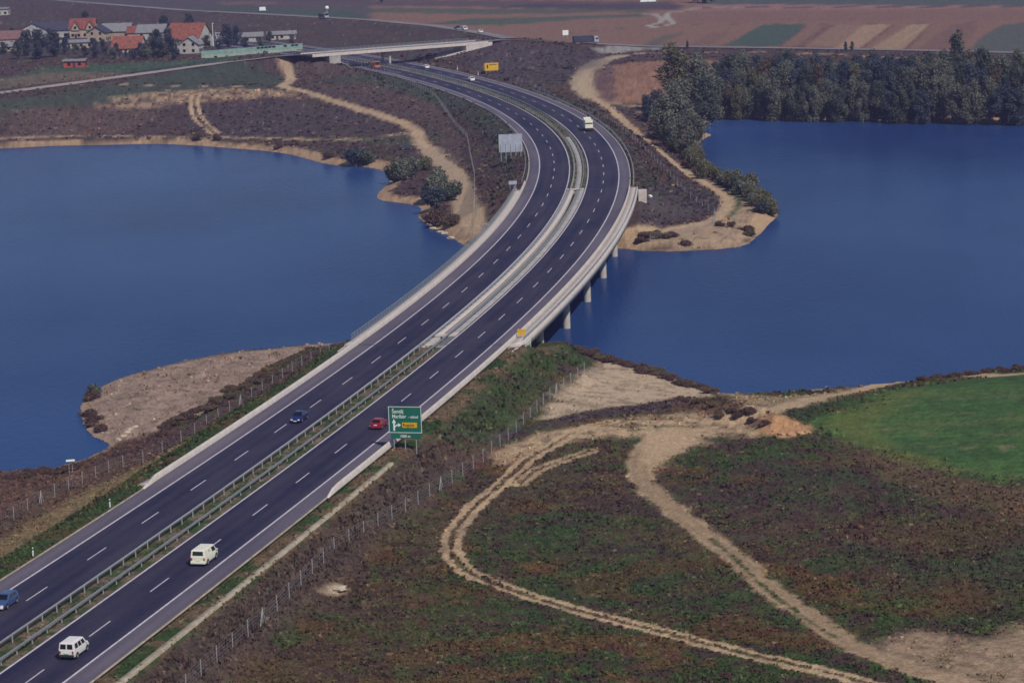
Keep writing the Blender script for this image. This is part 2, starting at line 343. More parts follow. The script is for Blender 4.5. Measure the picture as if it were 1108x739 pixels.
# ------------------------------------------------------------------ ground colour plan
C = dict(green=(.036,.060,.022), brown=(.092,.060,.036), purple=(.064,.043,.038), olive=(.070,.064,.028), rust=(.130,.058,.032),
         dirt=(.420,.300,.190), pale=(.450,.340,.240), sand=(.400,.270,.165), mead=(.046,.094,.030), yel=(.120,.130,.035),
         soil=(.190,.112,.085), soil2=(.150,.095,.075), fgreen=(.062,.085,.062), dk=(.050,.040,.058), grey=(.19,.17,.18), gravel=(.30,.28,.26))
def lerp(a, b, t): return a + (b - a) * t[:, None]
def paint(x, y, off, run, dsh, inside, h):
    n = len(x); c = np.zeros((n, 3)); g = {k: np.array(v) for k, v in C.items()}
    n1 = fbm(x, y, 24, 4, 21); n2 = fbm(x, y, 7, 4, 31); n3 = fbm(x, y, 1.6, 3, 41); n4 = fbm(x, y, 11, 4, 51); n5 = fbm(x, y, .55, 2, 61)
    c[:] = g['purple']
    c = lerp(c, g['brown'], sstep(.42, .58, n2 * .5 + n3 * .5)); c = lerp(c, g['green'], sstep(.455, .56, n1 * .28 + n4 * .27 + n3 * .45) * .92)
    c = lerp(c, g['rust'], sstep(.60, .70, n4) * .55); c = lerp(c, g['olive'], sstep(.58, .68, n2 * .5 + n3 * .5) * .6)
    veg = np.ones(n)
    far = sstep(560, 640, y)
    c = lerp(c, np.array((.080,.052,.050)), far * sstep(.40, .6, n1)); c = lerp(c, np.array((.054,.038,.046)), far * .45)
    def edge(P, feather, wob=1.0, closed=True, seed=70):
        d = distpoly(x, y, P, closed, 40.0); s = np.where(inpoly(x, y, P), d, -d)
        return sstep(-feather, feather, s + (fbm(x, y, feather * 2.5 + .5, 4, seed) - .5) * feather * 2.6 * wob)
    def poly(px, z, col, feather=2.0, k=1.0, wob=1.0, speck=0.0, vz=None, seed=70, smooth=True):
        nonlocal c, veg
        m = edge(WG(px, z, smooth), feather, wob, seed=seed) * k
        if speck: m = m * (1 - speck * sstep(.50, .62, fbm(x, y, 2.2, 4, seed + 3)))
        c = lerp(c, g[col] if isinstance(col, str) else np.array(col), m)
        if vz is not None: veg = veg * (1 - m) + vz * m
        return m
    def track(px, z, col, wid, feather=.5, ruts=0.0, k=1.0, vz=0.0, seed=90, rutw=.5):
        nonlocal c, veg
        P = WG(px, z); d = distpoly(x, y, P, False, 40.0)
        wb = (fbm(x, y, 3.0, 4, seed) - .5) * feather * 2.4 + (fbm(x, y, .7, 3, seed + 2) - .5) * .9
        if ruts: 
            m = sstep(rutw + feather, rutw - feather * .3, np.abs(d - ruts) + wb)
            mm = sstep(wid / 2 + feather, wid / 2 - feather, d + wb) * .35
            c = lerp(c, g['brown'] * 1.6, mm)
        else: m = sstep(wid / 2 + feather, wid / 2 - feather, d + wb)
        m = m * k * (.80 + .2 * sstep(.35, .6, fbm(x, y, 1.1, 3, seed + 5)))
        col_ = g[col] if isinstance(col, str) else np.array(col)
        c = lerp(c, col_ , m); veg = veg * (1 - m) + vz * m
        return m
    # --- near right: dark heath, green speckle
    poly([(700,560),(800,510),(900,500),(1060,520),(1200,540),(1200,640),(1000,640),(880,600),(780,570)], -4, (.056,.038,.042), 6, .3)
    poly([(980,620),(1060,600),(1160,610),(1160,680),(1040,690)], -4, 'green', 5, .35)
    poly([(520,610),(600,560),(720,560),(840,640),(800,680),(640,650)], -4, (.032,.052,.026), 6, .28)
    poly([(870,560),(1010,555),(1110,575),(1050,595),(930,590)], -4, 'rust', 5, .32, 1.6, seed=77)
    poly([(985,640),(1050,630),(1080,655),(1010,668)], -4, 'rust', 3, .5, seed=79)
    poly([(560,612),(600,610),(604,622),(566,624)], -4, 'rust', 1.5, .7, seed=83)
    poly([(300,650),(430,560),(520,520),(540,560),(480,640),(520,739),(250,739)], -4, (.070,.050,.032), 6, .35)
    poly([(440,590),(470,560),(500,540),(520,560),(480,600)], -4, (.11,.066,.045), 3, .5)
    # meadow
    mead = poly([(1500,372),(1108,402),(1050,408),(1000,414),(955,427),(915,446),(893,459),(900,471),(930,484),(970,497),(1010,510),(1060,521),(1108,528),(1500,580)], -4, 'mead', 4.5, 1, 1.2, vz=.35)
    m2 = sstep(.42, .62, fbm(x, y, 18, 4, 33)) * mead; c = lerp(c, np.array((.062,.120,.034)), m2 * .8); c = lerp(c, np.array((.10,.12,.05)), mead * sstep(.50, .66, fbm(x * .25 + y * .1, y, 5, 4, 37)) * .5); c = c * (1 - .13 * mead * (np.sin((y - .25 * x) * 2.1) > .2))[:, None]; c = lerp(c, np.array((.15,.12,.07)), mead * sstep(.66, .78, fbm(x, y, 3.5, 4, 43)) * .5)
    poly([(893,459),(920,446),(958,430),(1000,418),(990,428),(960,444),(950,470),(985,490),(1040,508),(1020,512),(960,495),(905,474)], -4, 'yel', 2.2, .55)
    poly([(905,474),(960,495),(1020,514),(1108,532),(1300,560),(1300,590),(1100,560),(1000,538),(930,500)], -4, (.13,.085,.050), 2.2, .55)
    # bare ground near the abutment
    poly([(588,452),(600,432),(618,412),(640,394),(654,386),(680,390),(720,404),(760,415),(786,421),(770,426),(735,429),(690,438),(640,443),(600,452)], -4.6, 'pale', 1.6, .92, .9, .35, .12, 71)
    poly([(595,455),(650,441),(700,436),(745,427),(735,436),(680,448),(620,458),(570,468),(500,480),(530,468)], -4.3, (.062,.044,.050), 1.0, .9, 1, seed=72, vz=1)
    poly([(548,488),(560,478),(600,468),(650,458),(700,450),(740,446),(790,452),(822,462),(800,472),(770,478),(742,490),(722,502),(700,508),(688,480),(640,474),(600,480),(560,494)], -4, 'dirt', 2.2, .85, 1.3, .6, .3, 73)
    poly([(630,500),(560,560),(500,590),(540,520),(590,492)], -4, (.06,.055,.035), 3, .4)
    poly([(732,428),(760,430),(800,438),(835,447),(850,455),(838,465),(815,463),(785,455),(750,446),(728,440)], -3.6, (.125,.070,.055), 1.6, .8, 1.4, .5, .8, 78)
    poly([(786,444),(798,442),(806,450),(794,454)], -3.4, 'yel', 1.0, .5, 1.4, .3, .2, 80)
    # tracks near right
    track([(1500,388),(1108,402),(1060,404),(1000,408),(950,415),(910,425),(880,433),(845,441),(815,446),(790,452)], -4.6, 'dirt', 4.2, .9, vz=.05)
    poly([(790,425),(830,426),(880,424),(940,416),(930,424),(890,436),(850,446),(815,448),(800,436)], -4.6, 'dirt', 1.8, .7, 1.4, .4, .3, 68)
    track([(880,421),(940,412),(1000,405),(1060,400),(1108,396)], -5, 'pale', 1.2, .7, k=.7, vz=.3)
    track([(730,470),(706,478),(694,494),(692,512),(706,533),(735,556),(765,579),(795,603),(830,636),(868,662),(908,688),(950,709),(1000,726),(1060,742),(1120,770)], -4, 'dirt', 3.1, .7, vz=.0)
    for rw in (.75,): track([(730,470),(706,478),(694,494),(692,512),(706,533),(735,556),(765,579),(795,603),(830,636),(868,662),(908,688),(950,709),(1000,726)], -4, (.26,.18,.115), 2.4, .22, ruts=rw, rutw=.22, k=.75)
    track([(770,582),(800,609),(832,640),(868,666),(905,689)], -4, 'green', .55, .35, k=.9, vz=.9)
    poly([(700,470),(735,462),(760,470),(740,486),(715,500),(692,500)], -4, 'dirt', 1.2, .9, vz=.1)
    rt_ = [(665,455),(630,464),(598,480),(575,494),(560,506),(538,526),(512,550),(494,573),(488,592),(496,610),(516,625),(560,643),(620,660),(700,680),(780,700),(850,717),(920,733),(990,752)]
    track(rt_, -4, 'dirt', 2.6, .22, ruts=.85, vz=.2, rutw=.42)
    track([(640,487),(606,498),(580,508),(562,522)], -4, 'dirt', 2.4, .22, ruts=.8, vz=.3, k=.8, rutw=.4)
    track([(640,463),(600,468),(570,476),(550,487),(545,500)], -4, 'dirt', 3.0, 1.2, k=.8, vz=.2)
    poly([(930,690),(990,684),(1050,690),(1120,676),(1300,670),(1300,800),(1120,770),(1040,742),(985,724)], -4, (.31,.22,.15), 2.0, .85, 1.2, .35, .2, 75)
    poly([(832,452),(846,448),(862,455),(876,462),(872,470),(852,474),(836,468),(826,460)], -3.2, (.42,.235,.12), .9, .95, 1.6, .15, .05, 81)
    track([(600,371),(636,381),(670,390),(712,403),(750,416),(775,421)], -8, (.105,.055,.045), 2.2, 1.2, k=.85, vz=1)
    # worn old tracks and mottling
    track([(330,700),(400,655),(470,600),(520,560)], -4, (.10,.07,.05), 1.2, 1.5, k=.5, vz=.8)
    poly([(352,634),(364,630),(376,634),(378,641),(362,643),(345,640)], -3.5, 'pale', .7, .9, vz=.1)
    # --- motorway verge strips
    ns = off > 0
    strip = sstep(12.6, 13.0, off) * sstep(17.2, 16.2, off + (n3 - .5) * 1.4) * (run < 330)
    c = lerp(c, np.array((.125,.088,.055)), strip * .9); c = lerp(c, g['green'], strip * sstep(.5, .6, fbm(x, y, 4, 3, 12)))
    slope_r = sstep(16.0, 17.5, off) * sstep(24, 21, off) * (run < 300)
    c = lerp(c, np.array((.074,.052,.046)), slope_r * .8 * sstep(240, 180, run)); c = lerp(c, g['green'] * 1.05, slope_r * sstep(150, 215, run) * .7 * sstep(.35, .55, n2))
    # left near verge : green bank, orange earth scar
    sl_l = sstep(13.2, 14.4, -off) * sstep(29, 26, -off + (n3 - .5) * 3) * (run < 300)
    c = lerp(c, g['green'], sl_l * (.85)); c = lerp(c, g['brown'], sl_l * sstep(.55, .65, n2) * .7)
    sc_ = sstep(22.0, 24, -off + (n2 - .5) * 6) * sstep(30, 27.5, -off + (n3 - .5) * 4) * (run < 200)
    c = lerp(c, g['sand'] * .62, sc_ * .55)
    out_l = sstep(27, 30, -off) * (run < 230) * (off > -90); c = lerp(c, np.array((.105,.062,.052)), out_l * .75)
    # point bar
    poly([(372,368),(340,372),(300,377),(250,382),(200,391),(150,404),(120,414),(98,426),(88,437),(87,446),(92,461),(100,472),(116,481),(135,476),(180,462),(228,444),(262,424),(300,400),(340,382)], -8.2, (.285,.205,.165), 1.2, .95, .8, .30, .45, 74)
    poly([(128,484),(185,466),(232,448),(270,424),(330,388),(372,372),(360,384),(320,410),(270,440),(225,465),(170,486),(120,500)], -6.2, (.075,.045,.045), 1.5, .9, 1.0, seed=76, vz=1)
    # --- far left
    poly([(-300,150),(0,108),(90,97),(140,92),(300,95),(310,98),(200,100),(120,112),(60,118),(0,124),(-300,170)], -2.5, (.052,.066,.050), 3, .85, vz=.4)
    poly([(108,118),(112,108),(140,103),(180,99),(240,97),(300,98),(330,104),(318,108),(290,107),(240,110),(190,112),(150,116)], -3.5, (.33,.225,.145), 3.5, .85, 1.6, .75, .6, 91)
    poly([(0,122),(60,116),(110,118),(160,120),(150,140),(60,146),(0,148)], -6, (.13,.085,.075), 6, .5, 1, .3, seed=92)
    poly([(225,70),(290,72),(306,82),(296,92),(230,92),(160,91),(130,89),(180,80)], -1, (.048,.064,.048), 3, .85, vz=.3)
    poly([(-300,110),(0,84),(60,72),(160,68),(250,62),(240,68),(170,76),(90,84),(0,96),(-300,130)], -1, (.050,.080,.050), 3, .9, vz=.4)
    poly([(0,86),(60,78),(100,79),(140,80),(150,83),(90,87),(0,96)], -1, (.17,.11,.085), 3, .6, 1.2, .3)
    poly([(300,60),(340,66),(400,80),(470,110),(520,150),(545,190),(540,230),(520,230),(470,160),(440,130),(380,110),(320,92),(312,80)], -2, (.088,.062,.060), 5, .5)
    poly([(330,92),(400,80),(480,100),(540,130),(555,145),(552,195),(545,185),(535,155),(500,125),(430,98),(380,88)], -1, (.042,.062,.048), 3, .65)
    poly([(220,118),(300,110),(380,118),(436,138),(420,146),(300,150),(230,146),(200,135)], -6, (.062,.048,.060), 5, .6)
    poly([(405,149),(470,146),(470,156),(420,158),(350,152)], -6, (.06,.07,.045), 2, .6)
    track([(240,69),(280,66),(296,70),(312,79),(314,88),(306,94),(330,100),(370,112),(405,123),(436,133),(450,142),(456,156),(472,170),(492,185),(503,205),(508,225),(514,240),(528,254),(545,262)], -3.5, 'dirt', 4.4, 1.0, vz=0)
    track([(462,162),(480,176),(498,200),(504,230),(516,250)], -6, (.34,.25,.175), 6.5, 1.5, vz=0)
    track([(128,91.5),(180,93),(240,94),(306,94)], -2, 'dirt', 1.8, .6, k=.8, vz=0)
    track([(212,104),(210,114),(215,128),(224,137),(234,146)], -5, 'dirt', 3, .4, ruts=1.3, rutw=.6, vz=.2)
    track([(-200,152),(0,150),(100,148),(215,149),(290,150),(350,152),(400,150),(450,142)], -7.5, 'dirt', 3.5, 1.5, k=.75, vz=.1)
    # --- right peninsula
    poly([(668,252),(720,246),(768,240),(790,226),(800,212),(812,222),(826,232),(838,236),(826,248),(812,260),(790,267),(700,270),(672,266)], -8.3, (.37,.265,.175), 1.8, .9, 1, .25, .15, 93)
    poly([(786,206),(806,214),(800,228),(788,236),(780,228),(792,216)], -7.5, (.040,.070,.034), 1.4, .85)
    poly([(560,100),(620,112),(655,140),(690,170),(705,200),(700,205),(690,180),(670,150),(630,118)], -1, (.040,.062,.046), 3, .7)
    poly([(690,205),(740,200),(785,215),(775,232),(720,240),(696,244)], -5, (.058,.050,.058), 3, .7)
    poly([(690,120),(700,130),(740,165),(780,195),(770,198),(720,165),(680,128)], -4, (.10,.062,.062), 3, .6)
    track([(700,57),(672,61),(650,67),(636,77),(630,90),(640,104),(655,114),(672,128),(700,152),(735,181),(768,201),(786,214),(784,229),(764,240),(730,246),(700,248),(675,252)], -4.5, 'dirt', 3.4, .8, vz=0)
    track([(672,61),(650,67),(636,77),(630,92),(642,106)], -2, (.36,.28,.19), 8.5, 1.2, vz=0)
    track([(640,104),(665,112),(700,116),(712,118)], -3, 'dirt', 4.5, 1.5, k=.8, vz=0)
    track([(688,121),(705,125),(722,129)], -3, 'pale', 2.4, .8, k=.8, vz=0)
    poly([(650,74),(690,68),(760,66),(800,68),(780,100),(700,112),(655,110),(648,92)], -2, (.27,.145,.095), 3, .85, 1, .25, .2, 94)
    poly([(646,76),(662,72),(664,110),(650,104)], -2, (.085,.055,.06), 2, .8)
    # --- top fields
    fld = poly([(-600,20),(-300,40),(0,40),(250,48),(330,50),(420,50),(520,44),(560,48),(660,62),(620,84),(560,96),(500,70),(470,62),(300,58),(0,60),(-600,60)], 0, (.062,.050,.062), 6, .6)
    poly([(300,17),(400,23),(470,30),(520,37),(545,42),(700,50),(860,51.5),(1108,56.5),(1700,70),(1700,-60),(300,-60)], 0, 'soil', 3, .95, .4, vz=0, smooth=False)
    poly([(-600,-40),(90,3),(200,11.5),(300,16.5),(400,22),(400,-60),(-600,-60)], 0, (.072,.062,.070), 3, .95, .4, vz=0, smooth=False)
    F = lambda P, col, k=.9, f=2.5, wob=.3: poly(P, 0, col, f, k, wob, vz=0, smooth=False)
    F([(200,10),(300,15),(400,21),(380,12),(260,9)], (.050,.075,.055)); F([(230,5),(480,8),(470,3),(240,2)], 'soil2', .7)
    F([(390,14),(540,16),(700,13),(700,10),(540,10),(400,9)], (.060,.080,.060), .8); F([(455,26),(540,28),(640,20),(700,18),(700,15),(600,18),(500,21)], (.062,.085,.060), .9)
    F([(300,6),(560,8),(730,7),(730,2),(560,1),(300,-2)], (.07,.055,.065), .8)
    F([(540,9),(700,11),(735,10),(740,6),(700,5),(560,5)], 'dk', .8, 2)
    F([(740,12),(1108,9),(1300,9),(1300,3),(760,4)], (.24,.13,.115), .8); F([(757,5),(1108,7),(1400,9),(1400,-8),(760,-6)], (.055,.078,.075), .9)
    F([(757,9.5),(900,8.5),(1108,8.3),(1108,7),(757,8)], 'dk', .7, 1)
    F([(782,50),(800,41),(826,27),(872,27),(862,38),(842,51)], (.050,.080,.066), .95, 1.5); F([(742,50),(772,36),(790,36),(765,50)], (.15,.09,.075), .8, 1.5); F([(872,50),(905,27),(934,27),(905,52)], (.215,.135,.10), .8, 1.5); F([(740,24),(1108,22),(1300,24),(1300,12),(745,13)], (.165,.098,.082), .7, 2)
    F([(695,49),(720,38),(742,36),(720,44),(716,50)], (.07,.085,.07), .7, 2)
    F([(905,52),(934,27),(965,27),(930,53)], (.29,.195,.13), .85, 1.5); F([(940,54),(985,27),(1010,27),(975,55)], (.27,.185,.12), .85, 1.5)
    F([(990,56),(1030,27),(1060,27),(1040,57)], (.15,.085,.075), .85, 1.5); F([(1045,57),(1062,40),(1086,26),(1108,25),(1400,30),(1400,66),(1108,60)], (.07,.085,.078), .9, 1.5)
    for q in ([(842,52),(872,28)],[(868,52),(900,27)],[(930,54),(968,27)],[(862,52),(898,27)],[(980,54),(1008,27)]): track(q, 0, (.10,.06,.055), 1.6, .8, k=.7)
    for q in ([(948,54),(990,27)],[(962,54),(1003,27)]): track(q, 0, (.30,.23,.15), 1.4, .8, k=.5)
    track([(600,38),(660,32),(700,29),(726,27)], 0, (.10,.075,.08), 2.2, .8); track([(735,26.5),(860,26.5),(1108,25)], 0, (.085,.06,.06), 2.0, .8, k=.8)
    track([(705,15),(715,20),(714,25),(700,29)], 0, 'gravel', 3, .8); track([(722,14),(722,19),(728,26),(706,30)], 0, 'gravel', 3, .8)
    track([(700,16),(740,12),(760,8),(800,9)], 0, (.24,.2,.18), 6, 1)
    track([(660,55),(680,51),(700,52)], 0, 'gravel', 16, 2, k=.8)
    track([(655,62),(700,58),(760,57),(840,57),(900,60),(1000,64),(1108,68),(1300,74)], -1, (.30,.20,.145), 4, 1.2, k=.85, vz=0)
    track([(700,54),(860,55),(1000,58),(1108,61)], -.5, (.07,.045,.06), 3.5, 1, k=.8)
    # beaches along the waterline
    bw = np.where(y < 640, 1.0, 4.2) * (.4 + 1.3 * fbm(x, y, 9, 3, 17)); lf = sstep(0, 1, 1 - 0 * x)
    be = sstep(1.25, .75, dsh / bw) * (dsh > 0) * (~inside)
    c = lerp(c, g['sand'] * .95, be * np.where(y < 640, .55, .92) * (.65 + .35 * sstep(.35, .5, fbm(x, y, 2.5, 3, 19)))); veg = veg * (1 - be * .8)
    # median, paved core
    med = (np.abs(off) < 2.3)
    c = lerp(c, g['green'] * 1.15, med * .8); c = lerp(c, np.array((.15,.11,.085)), med * sstep(.42, .58, fbm(x, y, 1.6, 3, 14)) * .8)
    c = lerp(c, g['sand'] * .55, inside * 1.0)
    # fine mottling of the cover itself (tufts, bare specks)
    jit = (.62 + .76 * n5) * (.72 + .56 * n3)
    c = c * np.where(veg > .3, jit, .82 + .36 * n5)[:, None]
    bare = sstep(.80, .90, fbm(x, y, .9, 2, 23)) * (veg > .5); c = lerp(c, g['pale'] * .6, bare * .6)
    return np.clip(c, .004, .9), veg

def mesh_from(name, V, F, mats=None, smooth=False):
    me = bpy.data.meshes.new(name)
    V = np.asarray(V, np.float32); F = np.asarray(F, np.int32); k = F.shape[1]
    me.vertices.add(len(V)); me.vertices.foreach_set('co', V.ravel())
    me.loops.add(F.size); me.loops.foreach_set('vertex_index', F.ravel())
    me.polygons.add(len(F)); me.polygons.foreach_set('loop_start', np.arange(len(F), dtype=np.int32) * k)
    if smooth: me.polygons.foreach_set('use_smooth', np.ones(len(F), bool))
    for m in (mats or []): me.materials.append(m)
    me.update(calc_edges=True); me.validate(); return me

def ground_mat():
    m, n, b = newmat('ground_cover'); L = n.links
    b.inputs['Roughness'].default_value = .95; b.inputs['Specular IOR Level'].default_value = .08
    at = n.nodes.new('ShaderNodeAttribute'); at.attribute_name = 'cover'
    ge = n.nodes.new('ShaderNodeNewGeometry')
    n1 = n.nodes.new('ShaderNodeTexNoise'); n1.inputs['Scale'].default_value = 2.6; n1.inputs['Detail'].default_value = 6; n1.inputs['Roughness'].default_value = .75
    L.new(ge.outputs['Position'], n1.inputs['Vector'])
    mr = n.nodes.new('ShaderNodeMapRange'); mr.inputs[1].default_value = .32; mr.inputs[2].default_value = .68; mr.inputs[3].default_value = .55; mr.inputs[4].default_value = 1.5
    L.new(n1.outputs[0], mr.inputs[0])
    vm = n.nodes.new('ShaderNodeVectorMath'); vm.operation = 'SCALE'; L.new(at.outputs['Color'], vm.inputs[0]); L.new(mr.outputs[0], vm.inputs['Scale'])
    L.new(vm.outputs[0], b.inputs['Base Color'])
    bu = n.nodes.new('ShaderNodeBump'); bu.inputs['Strength'].default_value = .6; bu.inputs['Distance'].default_value = .25
    L.new(n1.outputs[0], bu.inputs['Height']); L.new(bu.outputs[0], b.inputs['Normal'])
    return m
MT['ground'] = ground_mat()

def build_ground():
    us = np.concatenate([np.linspace(-1.3, -.30, 60, False), np.linspace(-.30, -.215, 60, False), np.linspace(-.215, .215, 800), np.linspace(.22, .30, 60), np.linspace(.31, 1.3, 60)])
    # rows equally spaced in apparent height, then on to the horizon
    v = np.linspace((CAM_H + 4) / 200.0, (CAM_H) / 2100.0, 720); ys = (CAM_H) / v
    ys = np.concatenate([np.linspace(120, 190, 8), ys, np.geomspace(2200, 40000, 40)])
    U, Y = np.meshgrid(us, ys); X = U * Y; x, y = X.ravel(), Y.ravel()
    h, dsh, inside, off, run = terrain(x, y)
    paved = (np.abs(off) < 13.6) & (np.abs(off) > 2.1); h = np.where(paved & ((run < B0) | (run > B1)), np.minimum(h, -.35), h)
    col, veg = paint(x, y, off, run, dsh, inside, h)
    nr, nc = Y.shape; i = np.arange((nr - 1) * (nc - 1)); a = (i // (nc - 1)) * nc + i % (nc - 1)
    F = np.stack([a, a + 1, a + nc + 1, a + nc], 1)
    me = mesh_from('ground', np.stack([x, y, h], 1), F, [MT['ground']], True)
    ca = me.color_attributes.new('cover', 'FLOAT_COLOR', 'POINT'); ca.data.foreach_set('color', np.concatenate([col, np.ones((len(x), 1))], 1).astype(np.float32).ravel())
    tag(link('ground', me), kind='structure', label='dark autumn heath, fields and bare tracks around the two lakes')
build_ground()

# ------------------------------------------------------------------ water
def water_mat():
    m, n, b = newmat('lake_water'); L = n.links
    b.inputs['Roughness'].default_value = .22; b.inputs['IOR'].default_value = 1.33; b.inputs['Specular IOR Level'].default_value = .014
    ge = n.nodes.new('ShaderNodeNewGeometry'); mp = n.nodes.new('ShaderNodeMapping'); mp.inputs['Scale'].default_value = (.012, .006, 1)
    n1 = n.nodes.new('ShaderNodeTexNoise'); n1.inputs['Scale'].default_value = 1; n1.inputs['Detail'].default_value = 5
    L.new(ge.outputs['Position'], mp.inputs[0]); L.new(mp.outputs[0], n1.inputs['Vector'])
    cr = n.nodes.new('ShaderNodeValToRGB'); cr.color_ramp.elements[0].position = .35; cr.color_ramp.elements[1].position = .7
    cr.color_ramp.elements[0].color = (.011, .035, .125, 1); cr.color_ramp.elements[1].color = (.024, .062, .185, 1)
    L.new(n1.outputs[0], cr.inputs[0]); L.new(cr.outputs[0], b.inputs['Base Color'])
    n2 = n.nodes.new('ShaderNodeTexNoise'); n2.inputs['Scale'].default_value = .9; n2.inputs['Detail'].default_value = 4
    mp2 = n.nodes.new('ShaderNodeMapping'); mp2.inputs['Scale'].default_value = (1, .5, 1); L.new(ge.outputs['Position'], mp2.inputs[0]); L.new(mp2.outputs[0], n2.inputs['Vector'])
    bu = n.nodes.new('ShaderNodeBump'); bu.inputs['Strength'].default_value = .8; bu.inputs['Distance'].default_value = .12
    L.new(n2.outputs[0], bu.inputs['Height']); L.new(bu.outputs[0], b.inputs['Normal'])
    return m
MT['water'] = water_mat()
me = mesh_from('water', [(-700, 230, WZ), (700, 230, WZ), (700, 930, WZ), (-700, 930, WZ)], [(0, 1, 2, 3)], [MT['water']])
tag(link('water', me), kind='structure', label='deep blue still water of the two lakes joined under the bridge')

# ------------------------------------------------------------------ swept strips along the motorway
def sweep(name, prof, s0, s1, m, parent=None, step=2.5, closed=False, uv=True, zf=None, offf=None, capends=False):
    """prof: list of (offset, z); swept from run s0 to s1"""
    n = max(2, int(math.ceil((s1 - s0) / step)) + 1); ss = np.linspace(s0, s1, n); k = len(prof)
    x, y, tx, ty = axis(ss); V = np.zeros((n, k, 3)); UV = np.zeros((n, k, 2))
    for j, (o, z) in enumerate(prof):
        oo = o + (offf(ss) if offf else 0)
        V[:, j, 0] = x + ty * oo; V[:, j, 1] = y - tx * oo; V[:, j, 2] = z * (zf(ss) if zf else 1); UV[:, j, 0] = o; UV[:, j, 1] = ss
    kk = k if closed else k - 1; F = []
    ii = np.arange(n - 1)
    for j in range(kk):
        j2 = (j + 1) % k; F.append(np.stack([ii * k + j, ii * k + j2, (ii + 1) * k + j2, (ii + 1) * k + j], 1))
    F = np.concatenate(F)
    me = mesh_from(name, V.reshape(-1, 3), F, [m])
    if capends and closed:
        bm = bmesh.new(); bm.from_mesh(me); bm.verts.ensure_lookup_table()
        bm.faces.new([bm.verts[j] for j in range(k)]); bm.faces.new([bm.verts[(n - 1) * k + j] for j in range(k)])
        bmesh.ops.recalc_face_normals(bm, faces=bm.faces); bm.to_mesh(me); bm.free()
    else:
        bm = bmesh.new(); bm.from_mesh(me); bmesh.ops.recalc_face_normals(bm, faces=bm.faces)
        if not closed and sum(f.normal.z for f in bm.faces) < 0: bmesh.ops.reverse_faces(bm, faces=bm.faces)
        bm.to_mesh(me); bm.free()
    u = me.uv_layers.new(name='UVMap'); li = np.zeros(len(me.loops), np.int32); me.loops.foreach_get('vertex_index', li)
    u.data.foreach_set('uv', UV.reshape(-1, 2)[li].astype(np.float32).ravel())
    return link(name, me, parent) if name else me
def joinmesh(name, obs, parent=None):
    bm = bmesh.new(); mats = []
    for o in obs:
        off = len(bm.faces); bm.from_mesh(o.data)
        bm.faces.ensure_lookup_table(); m = o.data.materials[0]
        if m not in mats: mats.append(m)
        for f in bm.faces[off:]: f.material_index = mats.index(m)
    me = bpy.data.meshes.new(name); bm.to_mesh(me); bm.free()
    for m in mats: me.materials.append(m)
    for o in obs: bpy.data.objects.remove(o)
    return link(name, me, parent)

SN, SF = S0, 1250.0
road = joinmesh('motorway', [sweep('a', [(-10.3, 0), (-2.2, 0)], SN, SF, MT['lane']), sweep('b', [(2.2, 0), (10.3, 0)], SN, SF, MT['lane']),
    sweep('c', [(-12.9, -.004), (-10.3, -.004)], SN, SF, MT['shoulder']), sweep('d', [(10.3, -.004), (12.9, -.004)], SN, SF, MT['shoulder'])])
tag(road, kind='structure', label='curving dual carriageway of dark asphalt with paler shoulders')
lines = []
for o in (-10.25, -2.4, 2.4, 10.25): lines.append(sweep('l', [(o - .13, .005), (o + .13, .005)], SN, SF, MT['line']))
# dashes at the measured spacing: 6 m long every 18 m
def runoff(px, py):
    x, y = bp(px, py, 0.0); off, run = road_so(np.array([x]), np.array([y])); return float(run[0])
rF, rC = runoff(109.2, 679.9), runoff(162.2, 559.9)
for base, o in ((rF, 6.4), (rC, -6.4)):
    k = -20
    while base + k * 18.05 + 3 < SF:
        s = base + k * 18.05
        if s - 3 > SN: lines.append(sweep('l', [(o - .085, .005), (o + .085, .005)], s - 3, s + 3, MT['line'], step=3))
        k += 1
tag(joinmesh('road_markings', lines), kind='structure', label='white edge lines and dashed lane lines of the motorway')

